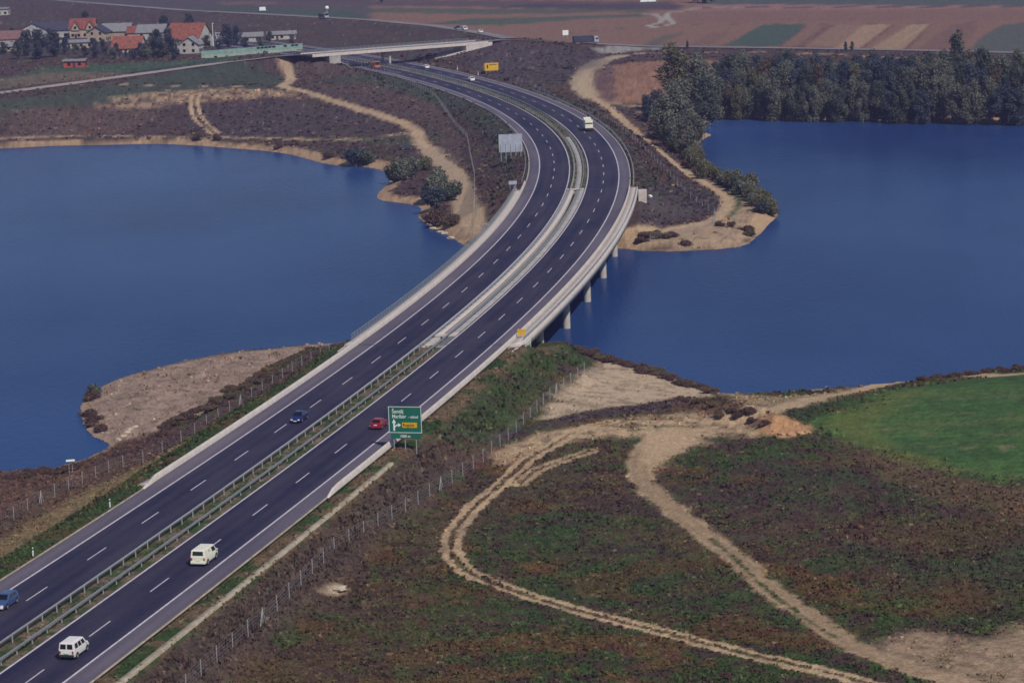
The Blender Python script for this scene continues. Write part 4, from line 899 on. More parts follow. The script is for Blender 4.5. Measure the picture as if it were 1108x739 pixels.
# ------------------------------------------------------------------ vehicles  (local x forward, y left)
def wheel_meshes(r, wd):
    a = MB().tube((0, -wd / 2, 0), (0, wd / 2, 0), r, r, 20).mesh('tyre', MT['tyre'], bevel=.02)
    b = MB().tube((0, -wd / 2 - .012, 0), (0, wd / 2 + .012, 0), r * .62, r * .62, 14).mesh('rim', MT['rim'])
    return a, b
def vehicle(name, label, cat, s, off, rev, body, L, Wd, z0, lower, gh, wins, wheels, wr=.31, group=None, light='rear', bumper=None, pos=None, rz=None, lower2=None, scale=1.0):
    """lower: list of (x, ztop, halfwidth) stations; gh: (xb0, xb1, xt0, xt1, zb, zt, wb, wt) greenhouse; wins: {'rear':[(u0,u1)],'side':[...],'front':..}"""
    t = tag(empty(name), label, cat, group)
    if pos is not None: t.location = pos; t.rotation_euler = (0, 0, rz)
    else: t.location = rp(s, off, .012); t.rotation_euler = (0, 0, heading(s) + (math.pi if rev else 0))
    t.scale = (scale,) * 3
    V = []; F = []; n = len(lower)
    for (x, zt, hw) in lower:
        zb = z0 if 0 < lower.index((x, zt, hw)) < n - 1 else z0 + .08
        V += [(x, -hw * .96, zb), (x, -hw, zb + .28), (x, -hw * .985, zt - .07), (x, -hw * .9, zt), (x, hw * .9, zt), (x, hw * .985, zt - .07), (x, hw, zb + .28), (x, hw * .96, zb)]
    for i in range(n - 1):
        for j in range(8): F.append((i * 8 + j, i * 8 + (j + 1) % 8, (i + 1) * 8 + (j + 1) % 8, (i + 1) * 8 + j))
    F.append(tuple(range(8))); F.append(tuple(range((n - 1) * 8, n * 8)))
    xb0, xb1, xt0, xt1, zb, zt, wb, wt = gh; g = len(V); xm0, xm1 = xt0 + (xt1 - xt0) * .0, xt1
    top = zt; cr = .05
    V += [(xb0, -wb, zb), (xb1, -wb, zb), (xb1, wb, zb), (xb0, wb, zb), (xt0, -wt, top - cr), (xt1, -wt, top - cr), (xt1, wt, top - cr), (xt0, wt, top - cr),
          (xt0 + .18, -wt + .14, top), (xt1 - .18, -wt + .14, top), (xt1 - .18, wt - .14, top), (xt0 + .18, wt - .14, top)]
    for a in (0, 4):
        for j in range(4): F.append((g + a + j, g + a + (j + 1) % 4, g + a + 4 + (j + 1) % 4, g + a + 4 + j))
    F.append((g + 8, g + 9, g + 10, g + 11)); F.append((g + 3, g + 2, g + 1, g))
    mb = MB(); mb.v = V; mb.f = F; mb.m = [0] * len(F); mb.build('body', body, t, bevel=.035, smooth=False)
    Bv = [Vector(v) for v in V[g:g + 8]]
    def pane(face, u0, u1, v0, v1, nm):
        a, b, c, d = [Bv[i] for i in face]
        f = lambda u, v: (a.lerp(b, u)).lerp(d.lerp(c, u), v)
        pts = [f(u0, v0), f(u1, v0), f(u1, v1), f(u0, v1)]; nrm = (pts[1] - pts[0]).cross(pts[3] - pts[0]).normalized()
        cen = sum(Bv, Vector()) / 8
        if nrm.dot(pts[0] - cen) < 0: nrm = -nrm
        mbp = MB(); mbp.prism([p - nrm * .01 for p in pts], nrm * .026); mbp.build(nm, MT['glassd'], t)
    faces = dict(rear=(3, 0, 4, 7), front=(1, 2, 6, 5), right=(0, 1, 5, 4), left=(2, 3, 7, 6))
    for (fc, u0, u1, v0, v1) in wins:
        pane(faces[fc], u0, u1, v0, v1, {'rear': 'rear_window', 'front': 'windscreen', 'right': 'side_window', 'left': 'side_window'}[fc])
    ty, ri = wheel_meshes(wr, .2)
    for x in wheels:
        for sd in (-1, 1):
            w_ = link('wheel', ty, t, (x, sd * (Wd / 2 - .07), wr)); link('rim', ri, w_, (0, 0, 0))
            MB().tube((x, sd * (Wd / 2 - .05) , wr + .03), (x, sd * (Wd / 2 + .006), wr + .03), wr + .07, wr + .07, 18).build('wheel_arch', MT['plastic'], t)
    xr, xf = lower[0][0], lower[-1][0]; hr, hf = lower[0][2], lower[-1][2]
    zr, zf_ = lower[0][1], lower[-1][1]
    for sd in (-1, 1):
        MB().box((xr - .01, sd * (hr - .12), min(zr - .25, z0 + .62)), (.06, .17, .30)).build('tail_light', MT['lamp_r'], t, bevel=.01)
        MB().box((xf + .0, sd * (hf - .18), zf_ - .13), (.07, .34, .17)).build('headlight', MT['lamp_w'], t, bevel=.015)
        MB().box((gh[1] - .25, sd * (gh[6] + .13), gh[4] + .10), (.10, .16, .14)).build('wing_mirror', body, t, bevel=.02)
    bm_ = bumper or MT['plastic']
    MB().box((xr - .03, 0, z0 + .17), (.16, hr * 1.98, .26)).build('bumper', bm_, t, bevel=.03)
    MB().box((xf + .02, 0, z0 + .13), (.16, hf * 1.9, .24)).build('bumper', bm_, t, bevel=.03)
    MB().box((xr - .06, 0, z0 + .48), (.03, .50, .12)).build('number_plate', MT['plate'], t)
    MB().box((xf + .115, 0, z0 + .16), (.03, .50, .12)).build('number_plate', MT['plate'], t)
    MB().box((xf + .03, 0, zf_ - .17), (.05, hf * .8, .12)).build('grille', MT['sign_k'], t)
    return t
# white panel van, rear towards the camera
vehicle('delivery_van', 'white panel van with one wide rear window driving away in the near right lanes', 'van', 118.5, 8.1, False, MT['white_paint'], 4.8, 1.84, .28,
    [(-2.35, 1.12, .90), (-2.2, 1.15, .92), (1.35, 1.12, .92), (1.75, 1.02, .90), (2.35, .82, .80)], (-2.34, 1.75, -2.22, .95, 1.08, 1.94, .90, .80),
    [('rear', .12, .88, .25, .85), ('front', .08, .92, .10, .9), ('right', .66, .93, .10, .80), ('left', .07, .34, .10, .80), ('right', .40, .45, .45, .7)], (-1.45, 1.45), .33, bumper=MT['white_paint'])
vehicle('passenger_van', 'white boxy van with two rear windows, nearest vehicle at the bottom left', 'van', 80.3, 7.5, False, MT['white_paint2'], 4.3, 1.75, .30,
    [(-2.1, 1.08, .84), (-2.0, 1.12, .87), (.9, 1.08, .87), (1.35, .98, .85), (2.1, .78, .76)], (-2.09, 1.35, -2.0, .62, 1.05, 1.84, .86, .76),
    [('rear', .08, .47, .15, .85), ('rear', .55, .92, .15, .85), ('front', .08, .92, .10, .9), ('right', .12, .34, .12, .82), ('right', .40, .62, .12, .82), ('right', .68, .90, .12, .8), ('left', .12, .36, .12, .8), ('left', .42, .62, .12, .8), ('left', .68, .9, .12, .8)], (-1.3, 1.35), .31)
CARL = [(-1.9, .88, .74), (-1.75, .95, .82), (-.6, .95, .84), (.75, .92, .84), (1.5, .78, .80), (2.0, .66, .70)]
CARG = (-1.70, .95, -1.15, .15, .90, 1.42, .76, .58)
CW = [('rear', .08, .92, .15, .92), ('front', .07, .93, .12, .92), ('right', .14, .48, .12, .86), ('right', .53, .84, .12, .86), ('left', .16, .47, .12, .86), ('left', .52, .86, .12, .86)]
vehicle('parked_car', 'x', 'car', 194.5, 8.0, False, MT['red_paint'], 4.0, 1.68, .22, CARL, CARG, CW, (-1.2, 1.25), .29, bumper=MT['red_paint'])
bpy.data.objects['parked_car'].name = 'hatchback_car'; tag(bpy.data.objects['hatchback_car'], 'dark red hatchback driving away left of the large green sign')
SEDL = [(-2.15, .86, .72), (-2.0, .94, .80), (-1.35, .95, .84), (.75, .92, .84), (1.5, .80, .80), (2.1, .66, .70)]
SEDG = (-1.55, 1.0, -.85, .25, .90, 1.40, .76, .58)
vehicle('saloon_car', 'dark blue car with bright headlights coming towards the camera in the left carriageway', 'car', 198.5, -5.2, True, MT['blue_paint'], 4.3, 1.68, .22, SEDL, SEDG, CW, (-1.3, 1.3), .30, bumper=MT['blue_paint'])
vehicle('estate_car', 'light blue car with a pale bonnet entering at the left edge of the picture', 'car', 97.4, -7.9, True, MT['lblue_paint'], 4.4, 1.70, .22,
    [(-2.1, .9, .74), (-2.0, .95, .82), (-.6, .96, .85), (.8, .93, .85), (1.5, .8, .81), (2.1, .68, .72)], (-2.0, 1.0, -1.75, .2, .9, 1.45, .77, .60), CW, (-1.3, 1.3), .30, bumper=MT['white_paint2'])
for nm, lab, s, o, rev, bod, scl in (('hatchback_car', 'small white car driving away on the far curve behind the grey board', 818, 5.6, False, MT['white_paint2'], 1.15), ('hatchback_car', 'white car in the shade edge just before the overpass', 890, 7.9, False, MT['white_paint2'], 1.1)):
    vehicle(nm, lab, 'car', s, o, rev, bod, 4.0, 1.68, .22, CARL, CARG, CW, (-1.2, 1.25), .29, bumper=bod, scale=scl)
# lorries
def lorry(label, s, off, rev, cabm, boxm, bl=5.6, bh=2.5, bw=2.4, pos=None, rz=None, name='box_lorry', gap=.35, cabh=2.4):
    t = tag(empty(name), label, 'lorry')
    if pos is not None: t.location = pos; t.rotation_euler = (0, 0, rz)
    else: t.location = rp(s, off, .012); t.rotation_euler = (0, 0, heading(s) + (math.pi if rev else 0))
    x0 = -bl / 2 - .8; x1 = x0 + bl
    MB().box((x0 + bl / 2, 0, .95 + bh / 2), (bl, bw, bh)).build('cargo_box', boxm, t, bevel=.05)
    MB().box(((x0 + x1 + 2) / 2, 0, .8), (bl + 2, .9, .26)).build('chassis', MT['plastic'], t)
    c0 = x1 + gap; mb = MB(); mb.prism([(c0, -bw * .47, .55), (c0 + 1.9, -bw * .47, .55), (c0 + 1.95, -bw * .47, 1.4), (c0 + 1.6, -bw * .47, .55 + cabh), (c0, -bw * .47, .55 + cabh)], (0, bw * .94, 0)); cabo = mb.build('cab', cabm, t, bevel=.06)
    mb = MB(); mb.prism([(c0 + 1.93, -bw * .42, 1.55), (c0 + 1.66, -bw * .42, .40 + cabh), (c0 + 1.70, -bw * .42, .42 + cabh), (c0 + 1.97, -bw * .42, 1.57)], (0, bw * .84, 0)); mb.build('windscreen', MT['glassd'], t)
    for sd in (-1, 1): MB().box((c0 + 1.1, sd * bw * .472, 1.95), (.9, .03, .75)).build('side_window', MT['glassd'], t)
    ty, ri = wheel_meshes(.48, .3)
    for x in (x0 + 1.0, x0 + 2.0, c0 + .9):
        for sd in (-1, 1): w_ = link('wheel', ty, t, (x, sd * (bw / 2 - .18), .48)); link('rim', ri, w_)
    for sd in (-1, 1): MB().box((x0 - .03, sd * (bw / 2 - .25), .85), (.06, .35, .16)).build('tail_light', MT['lamp_r'], t)
    MB().box((x0 - .02, 0, .6), (.08, bw * .95, .12)).build('bumper', MT['plastic'], t)
    return t
t = lorry('white box lorry driving away on the outer lane of the far curve', 617, 7.9, False, MT['white_paint'], MT['white_paint'], 4.6, 2.3, 2.3, cabh=3.1)
x0 = -4.6 / 2 - .8; MB().box((x0 - .03, 0, 2.35), (.04, 2.15, .35)).build('rear_gap', MT['sign_k'], t)
t = lorry('small orange lorry coming out from under the overpass', 905, -8.6, True, MT['orange_paint'], MT['orange_paint'], 4.4, 1.5, 2.4)
# traffic on the country roads
def at_road(px, py, z): x, y = bp(px, py, z); return Vector((x, y, z + .12))
ang = lambda P, i: math.atan2(P[i + 1][1] - P[i][1], P[i + 1][0] - P[i][0])
vehicle('estate_car', 'dark blue car on the country road above the overpass, left of a white car', 'car', 0, 0, False, MT['blue_paint'], 4.4, 1.7, .22, SEDL, SEDG, CW, (-1.3, 1.3), .3, pos=at_road(495, 32.5, 3), rz=ang(CROSS, 5), scale=1.25)
vehicle('delivery_van', 'white van close behind the dark blue car on the country road', 'van', 0, 0, False, MT['white_paint2'], 4.8, 1.84, .28,
    [(-2.35, 1.12, .90), (-2.2, 1.15, .92), (1.35, 1.12, .92), (1.75, 1.02, .90), (2.35, .82, .80)], (-2.34, 1.75, -2.22, .95, 1.08, 1.94, .90, .80), [('front', .08, .92, .10, .9), ('right', .66, .93, .10, .8)], (-1.45, 1.45), .33, pos=at_road(503, 33.5, 3.3), rz=ang(CROSS, 5))
vehicle('hatchback_car', 'white car on the country road where it meets the overpass road', 'car', 0, 0, False, MT['white_paint2'], 4, 1.68, .22, CARL, CARG, CW, (-1.2, 1.25), .29, pos=at_road(520, 36.5, 4), rz=ang(CROSS, 6), scale=1.15)
lorry('long dark blue lorry on the country road right of the white board', 0, 0, False, MT['sign_back'], MT['tile_d'], 8.5, 2.4, 2.5, pos=at_road(633, 48.0, 2.3), rz=ang(OVE, 2))
lorry('dark lorry with a pale cab on the grey road above the noise barrier', 0, 0, False, MT['sign_back'], MT['tile_p'], 5.0, 1.6, 2.5, pos=at_road(350, 20.5, .3), rz=ang(CROSS, 3))
vehicle('parked_car', 'small dark car parked at the dirt track by the left lake among bushes', 'car', 0, 0, False, MT['tile_d'], 4, 1.68, .22, CARL, CARG, CW, (-1.2, 1.25), .29, pos=ground(440, 162, -7) + Vector((0, 0, .1)), rz=R(12), scale=1.0)
# white board in the field, white tank, debris
b = Vector((*bp(612, 40.5, 1), 0)); b.z = hz(b.x, b.y)
t = tag(empty('field_board', b, R(8)), 'white square board on posts at the field edge beyond the far curve', 'billboard')
MB().box((0, 0, 2.6), (2.6, .12, 2.2)).build('board', MT['sign_w'], t)
for x in (-.9, .9): MB().tube((x, .1, -.3), (x, .1, 1.6), .08, .08, 8).build('post', MT['post'], t)
b = Vector((*bp(354, 16, 0), 0)); b.z = hz(b.x, b.y)
t = tag(empty('water_tower', b), 'round white ball tank on a short stem above the dark lorry', 'tank')
bm = bmesh.new(); bmesh.ops.create_uvsphere(bm, u_segments=16, v_segments=10, radius=1.1); me = bpy.data.meshes.new('ball'); bm.to_mesh(me); bm.free(); me.materials.append(MT['sign_w'])
link('tank', me, t, (0, 0, 3.2)); MB().tube((0, 0, -.2), (0, 0, 2.3), .25, .2, 10).build('stem', MT['post'], t)
for (px, py), lab, rz in (((284, 13), 'white horse-box trailer standing on the green field above the village', .2), ((701, 3.5), 'white farm trailer on the field near the top edge', .1)):
    b = Vector((*bp(px, py, 0), 0)); b.z = hz(b.x, b.y)
    t = tag(empty('farm_trailer', b, rz), lab, 'trailer'); big = 2.4 if px > 500 else 1
    MB().box((0, 0, 1.5), (3.6 * big, 2, 2.0), taper=.95).build('body', MT['sign_w'], t, bevel=.08); MB().box((2.2 * big, 0, .6), (1.2, .15, .15)).build('drawbar', MT['post'], t)
    ty, ri = wheel_meshes(.4, .25)
    for sd in (-1, 1): w_ = link('wheel', ty, t, (0, sd * 1.1, .4)); link('rim', ri, w_)

# ------------------------------------------------------------------ village
def house(name, label, px, py, w_, d_, eave, ridge, rz, wallm, roofm, z=-.2, ov_=.6, chim=True, wins=(3, 2), cat='house', storeys=1, gable_m=None, door=True):
    """ridge runs along local x; px,py = ground point under the front centre"""
    x, y = bp(px, py, z); zz = hz(x, y); zz = max(zz, -1.2)
    t = tag(empty(name, (x, y, zz - .1), rz), label, cat)
    a, b = w_ / 2, d_ / 2; mb = MB()
    mb.prism([(-a, -b, 0), (-a, b, 0), (-a, b, eave), (-a, 0, eave + ridge - .12), (-a, -b, eave)], (w_, 0, 0)); mb.build('wall', wallm, t)
    sl = math.atan2(ridge, b); th_ = .22; ex = ov_; L_ = math.hypot(b, ridge) + ex
    mb = MB()
    for sd in (-1, 1):
        y1, z1 = sd * (b + ex * math.cos(sl)), eave - ex * math.sin(sl); 
        mb.prism([(-a - ex, 0, eave + ridge), (-a - ex, y1, z1), (-a - ex, y1, z1 + th_), (-a - ex, 0, eave + ridge + th_)], (w_ + 2 * ex, 0, 0))
    ro = mb.build('roof', roofm, t)
    if chim: 
        MB().box((a * .35, b * .25, eave + ridge * .8 + .5), (.8, .8, 1.7)).build('chimney', MT['tile_p'], ro)
    n, st = wins
    for k in range(n):
        for j in range(st):
            wx = -a + (k + .5) * w_ / n; wz = 1.5 + j * 2.7
            if wz + .7 > eave: continue
            fr = MB().box((wx, -b - .03, wz), (1.3, .1, 1.35)).build('window', MT['wood'], t); MB().box((wx, -b - .07, wz), (1.05, .06, 1.1)).build('pane', MT['glassd'], fr)
    for sd in (-1, 1):
        for yy in (-b * .45, b * .45):
            for j in range(st):
                wz = 1.5 + j * 2.7
                if wz + .7 > eave + ridge * .35: continue
                fr = MB().box((sd * (a + .03), yy, wz), (.1, 1.2, 1.3)).build('window', MT['wood'], t); MB().box((sd * (a + .07), yy, wz), (.06, .95, 1.05)).build('pane', MT['glassd'], fr)
    if door: MB().box((-a + w_ / n, -b - .04, 1.05), (1.1, .1, 2.1)).build('door', MT['wood'], t)
    return t
house('barn', 'long low barn with a faded red roof at the left edge of the village', 9, 50, 20, 10, 3.5, 3.4, R(2), MT['cream'], MT['tile_p'], chim=False, wins=(4, 1))
house('barn', 'low pale roofed shed in front of the faded red barn', 10, 56, 15, 6, 2.4, 1.5, R(6), MT['cream'], MT['tile_g'], chim=False, wins=(3, 1))
house('house', 'white gabled house with a nearly black roof above the dark trees', 38, 43.5, 9, 13, 4.8, 3.2, R(88), MT['white'], MT['tile_d'], wins=(3, 2))
house('house', 'white house under a long dark blue roof, next to the black roofed gable', 61, 41.5, 15, 10, 4.0, 3.4, R(-3), MT['white'], MT['tile_d'], wins=(4, 1))
h_ = house('house', 'cream house with a steep red roof and two small front gables', 91, 42, 12, 9, 4.6, 4.6, R(-4), MT['cream'], MT['tile_r'], wins=(4, 2))
for gx in (-3.0, 4.3):
    mb = MB(); mb.prism([(gx - 1.9, -5.0, 3.8), (gx + 1.9, -5.0, 3.8), (gx + 1.9, -5.0, 5.0), (gx, -5.0, 8.0), (gx - 1.9, -5.0, 5.0)], (0, 4.0, 0)); g_ = mb.build('dormer', MT['cream'], h_)
    mb = MB()
    for sd in (-1, 1): mb.prism([(gx, -5.4, 8.15), (gx + sd * 2.4, -5.4, 4.7), (gx + sd * 2.4, -5.4, 4.9), (gx, -5.4, 8.4)], (0, 4.6, 0))
    mb.build('dormer_roof', MT['tile_r'], g_); MB().box((gx, -5.06, 5.2), (1.1, .1, 1.2)).build('window', MT['glassd'], g_)
house('shed', 'long low cream building with a flat pale roof below the steep red roof', 84, 53, 15, 6, 2.9, .9, R(6), MT['cream'], MT['tile_g'], chim=False, wins=(4, 1))
house('house', 'pinkish house with a dark roof right of the two gabled house', 108, 46, 9, 9, 4.6, 2.8, R(78), MT['cream'], MT['tile_d'], wins=(2, 2))
house('house', 'house with a broad pale grey roof and a cream wall', 128, 44, 14, 11, 4.6, 3.4, R(-8), MT['cream'], MT['tile_g'], wins=(3, 2))
house('house', 'low house with a large plain orange roof in front of the grey roofed house', 140, 57, 13, 13, 2.2, 4.8, R(-6), MT['white'], MT['tile_o'], wins=(3, 1), chim=False)
house('house', 'small house with a dull red roof between the two grey roofed houses', 150, 44.5, 9, 8, 4.0, 2.8, R(-4), MT['cream'], MT['tile_r'], wins=(2, 1))
house('house', 'tall white house with a pale grey roof right of the orange roof', 166, 48, 13, 11, 5.6, 3.2, R(-4), MT['white'], MT['tile_g'], wins=(3, 2))
house('house', 'big house with a wide orange red roof at the right end of the village', 205, 52, 17, 15, 4.2, 6.8, R(-22), MT['white'], MT['tile_o'], wins=(3, 1))
h_ = house('house', 'small white gabled house in front of the big orange red roof', 207, 58.5, 7, 9, 4.2, 3.2, R(80), MT['white'], MT['tile_g'], wins=(2, 2), chim=False)
house('shed', 'small open shed with a pale flat roof and a red board wall below the village', 82, 75, 9, 5, 2.8, .5, R(-4), MT['red_wood'], MT['tile_g'], z=-.8, chim=False, wins=(2, 1))
house('shed', 'low white outbuilding behind the left part of the noise barrier', 268, 46, 14, 7, 2.8, 1.6, R(4), MT['white'], MT['tile_g'], chim=False, wins=(3, 1))
house('shed', 'low white outbuilding behind the right part of the noise barrier', 305, 43.5, 13, 6, 2.6, 1.2, R(6), MT['white'], MT['tile_g'], chim=False, wins=(3, 1))
house('shed', 'white flat roofed building alone at the upper left edge', 1, 17.5, 10, 8, 3.8, .6, R(0), MT['white'], MT['tile_g'], chim=False, wins=(3, 1))
# noise barrier
A = Vector((*bp(218, 61.5, 1.0), 0)); Bq = Vector((*bp(327, 51.0, 1.5), 0)); A.z = hz(A.x, A.y); Bq.z = hz(Bq.x, Bq.y)
nb = tag(empty('noise_barrier', (0, 0, 0)), 'long pale green panelled noise barrier with clear panes at its right end, beside the village', 'noise barrier')
n_ = 26
for k in range(n_):
    p, q = A.lerp(Bq, k / n_), A.lerp(Bq, (k + 1) / n_); m_ = (p + q) / 2; hgt = 3.6; dd = q - p; rz_ = math.atan2(dd.y, dd.x); l_ = dd.xy.length
    glassy = k in (14, 15, 16, 17, 18, 21, 23, 24)
    pn = MB().box((m_.x, m_.y, m_.z + .5), (l_ - .1, .16, 1.3), rz_).build('panel', MT['nb_cream'], nb)
    MB().box((m_.x, m_.y, m_.z + 1.65), (l_ - .1, .14, 1.0), rz_).build('panel', MT['nb_green'], nb)
    if glassy: MB().box((m_.x, m_.y, m_.z + 2.6), (l_ - .7, .08, .8), rz_).build('pane', MT['glassd'], nb)
    MB().box((m_.x, m_.y + (.05 if glassy else 0), m_.z + 2.65), (l_ - .1, .06 if glassy else .14, 1.0), rz_).build('panel', MT['nb_green'], nb) if not glassy else MB().box((m_.x, m_.y, m_.z + 3.1), (l_ - .1, .14, .2), rz_).build('panel', MT['nb_green'], nb)
    MB().box((p.x, p.y, p.z + 1.5), (.2, .24, 3.5), rz_).build('post', MT['nb_green'], nb)
MB().box((Bq.x, Bq.y, Bq.z + 1.5), (.3, .3, 3.6)).build('post', MT['nb_cream'], nb)
# poles
b = Vector((*bp(231, 51, 0), 0)); b.z = hz(b.x, b.y)
t = tag(empty('lamp_post', b), 'tall white pole standing right of the big orange red roof', 'pole'); MB().tube((0, 0, -.2), (0, 0, 10.5), .16, .12, 8).build('pole', MT['sign_w'], t); MB().box((.3, 0, 10.5), (.9, .25, .15)).build('lamp_head', MT['sign_w'], t)
b = Vector((*bp(236, 48, 0), 0)); b.z = hz(b.x, b.y)
t = tag(empty('goal_frame', b), 'white Y shaped bracket pole just right of the tall white pole', 'pole'); mb = MB()
mb.tube((0, 0, -.2), (-.9, 0, 5.2), .11, .09, 6); mb.tube((-1.3, 0, 5.2), (1.2, 0, 5.2), .1, .1, 6); mb.tube((-.4, 0, 2.8), (1.0, 0, 5.1), .08, .08, 6); mb.build('pole', MT['sign_w'], t)
t = tag(empty('garden_fence'), 'line of thin pale garden fence posts in front of the village trees', 'fence')
for k in range(22):
    b = Vector((*bp(118 + k * 4.4, 66 - k * .55, -.5), 0)); b.z = hz(b.x, b.y); MB().tube(b + Vector((0, 0, -.2)), b + Vector((0, 0, 1.6)), .08, .08, 5).build('post', MT['post'], t)

# ------------------------------------------------------------------ trees
def leaf_mesh(name, blobs, nleaf, size, m, seed, droop=0.0, flat=.6, upbias=.25):
    """leaf clumps spread through the blobs' volume. blobs: (cx,cy,cz,rx,ry,rz)"""
    g = np.random.default_rng(seed); bl = np.array(blobs); wgt = (bl[:, 3] * bl[:, 4] * bl[:, 5]) ** .66; wgt /= wgt.sum()
    k = g.choice(len(bl), nleaf, p=wgt); d = g.normal(size=(nleaf, 3)); d /= np.linalg.norm(d, axis=1)[:, None]
    r = g.uniform(.35, 1.0, nleaf) ** .45 * (1 + .16 * g.normal(size=nleaf)); P = bl[k, :3] + d * bl[k, 3:] * r[:, None]
    P[:, 2] -= droop * g.random(nleaf) ** 2
    nrm = d * .55 + g.normal(size=(nleaf, 3)) * .6; nrm[:, 2] += upbias; nrm /= np.linalg.norm(nrm, axis=1)[:, None]
    a = np.cross(nrm, g.normal(size=(nleaf, 3))); a /= np.linalg.norm(a, axis=1)[:, None]; b = np.cross(nrm, a)
    s = size * g.uniform(.5, 1.35, nleaf)[:, None]; c = [(-1, -.35), (.1, -flat), (1, .1), (.2, flat), (-.7, .5)]
    V = np.stack([P + a * s * u + b * s * v for u, v in c], 1); F = np.arange(nleaf * 5).reshape(-1, 5)
    me = mesh_from(name, V.reshape(-1, 3), F, [m]); tone_b = g.random(len(bl)); tone = np.clip(tone_b[k] * .5 + g.random(nleaf) * .55 - .02, 0, 1)
    at = me.attributes.new('tone', 'FLOAT', 'POINT'); at.data.foreach_set('value', np.repeat(tone, 5).astype(np.float32)); return me
def crown_blobs(h, rad, seed, base=.18, kind='round', n=16):
    g = np.random.default_rng(seed); out = []
    for i in range(n):
        t = (i + g.random()) / n
        z = h * (base + (1 - base) * t * .93)
        if kind == 'poplar': rr = rad * (.5 + .5 * math.sin(math.pi * min(1, t * 1.05 + .1)))
        elif kind == 'wide': rr = rad * (.95 * math.sin(math.pi * (.18 + .72 * t)) + .1)
        else: rr = rad * (math.sin(math.pi * (.16 + .74 * t)) + .05)
        a = g.random() * 6.283; q = rr * g.uniform(.15, .72)
        s = rad * g.uniform(.20, .38); out.append((math.cos(a) * q, math.sin(a) * q, z, s, s, s * g.uniform(1.1, 2.1)))
    return out
def tree_proto(name, h, rad, m, seed, kind='round', nleaf=4800, size=.30, n=22, base=.18):
    g = random.Random(seed); bl = crown_blobs(h, rad, seed, base, kind, n); cr = leaf_mesh('crown', bl, nleaf, size, MT[m], seed)
    mb = MB(); pts = [Vector((0, 0, -.6))]
    for k in range(1, 6): pts.append(Vector((g.uniform(-.25, .25) * k * .4, g.uniform(-.25, .25) * k * .4, h * .16 * k)))
    r0 = .020 * h
    for k in range(5): mb.tube(pts[k], pts[k + 1], r0 * (1 - k * .17), r0 * (1 - (k + 1) * .17), 8)
    for b in bl[::2]:
        k = min(4, max(1, int(b[2] / (h * .16)) - 1)); mb.tube(pts[k], Vector(b[:3]), r0 * .35, r0 * .08, 5, cap=False)
    return cr, mb.mesh('trunk', MT['bark'])
def plant(name, protos, i, pos, s, rz, label, cat, group=None, sz=None, sw=1.0):
    t = tag(empty(name, pos, rz), label, cat, group); t.scale = (s * sw, s * sw, sz or s); cr, tr = protos[i]
    link('crown', cr, t); link('trunk', tr, t); return t
PT = [tree_proto('t', 17, 5.0, 'leaf_dark', 101), tree_proto('t', 18, 5.2, 'leaf_grey', 102), tree_proto('t', 16, 4.8, 'leaf_blue', 103, n=18), tree_proto('t', 18, 4.6, 'leaf_olive', 104, nleaf=4000), tree_proto('t', 17, 5.4, 'leaf_grey', 105, 'wide'),
      tree_proto('t', 19, 4.3, 'leaf_dark', 106, 'poplar', n=20), tree_proto('t', 17, 4.6, 'leaf_brown', 107, nleaf=3400), tree_proto('t', 16, 5.2, 'leaf_blue', 108, 'wide')]
g = random.Random(5)
FG = 'broadleaf trees of the dense belt along the far shore of the right lake'
k = 0
rows = [(126.5, 9.0, .80), (121.0, 8.5, .96), (114.5, 10.0, 1.0), (106, 12, .92)]
for ri_, (py0, spx, sc_) in enumerate(rows):
    px = 768 + ri_ * 7 if ri_ else 778; kr = 0
    while px < 1210:
        x, y = bp(px, py0 + (px - 770) * .017 + g.uniform(-1.5, 1.0), -8.0 + ri_ * .6); z = hz(x, y)
        wgt = [3, 3, 4, 1, 3, 2, 1, 4] if ri_ else [3, 4, 2, 2, 4, 1, 1, 1]
        i = g.choices(range(8), wgt)[0]; s = sc_ * g.uniform(.86, 1.04)
        lab = [ 'dark green', 'grey green', 'dark bluish', 'sparse olive', 'broad grey green', 'slim dark green', 'thin brownish', 'broad bluish'][i] + ' tree, ' + nth(kr) + ' from the left in the ' + ['front', 'second', 'third', 'back'][ri_] + ' row of the far belt'; kr += 1
        plant('broadleaf_tree', PT, i, (x, y, z), s, g.uniform(0, 6.28), lab, 'tree', FG, sw=g.uniform(.92, 1.12), sz=s * g.uniform(.95, 1.1)); k += 1
        px += spx * g.uniform(1.0, 1.7)
# the tall one
x, y = bp(1037, 118, -7); tp = [tree_proto('t', 26, 5.2, 'leaf_dark', 120, 'poplar', nleaf=6500, n=26)]
plant('poplar_tree', tp, 0, (x, y, hz(x, y)), 1.0, 1.0, 'tallest dark green tree rising above the belt on the far right shore', 'tree')
# group by the peninsula neck
for (px, py), i, s, lab in (((728, 118), 3, 1.12, 'tall olive tree left of the dark belt, highest of the trees by the track'), ((752, 121), 1, .98, 'grey green tree right of the tall olive tree at the head of the right lake'),
    ((712, 127), 2, .55, 'dark bluish tree left of the tall olive tree'), ((700, 124), 7, .42, 'dark low bushy tree at the left end by the reddish bare field'), ((735, 145), 4, .88, 'broad grey green willow below the tall olive tree'),
    ((722, 152), 1, .72, 'pale willow at the lower left of the trees by the track'), ((751, 160), 4, .60, 'grey willow close to the water below the other trees by the track'), ((765, 126), 0, .8, 'dark green tree where the belt begins at the corner of the right lake')):
    x, y = bp(px, py, -5.5); plant('broadleaf_tree', PT, i, (x, y, hz(x, y)), s * 1.2, px * .1, lab, 'tree', 'trees by the track at the head of the right lake', sw=1.25)
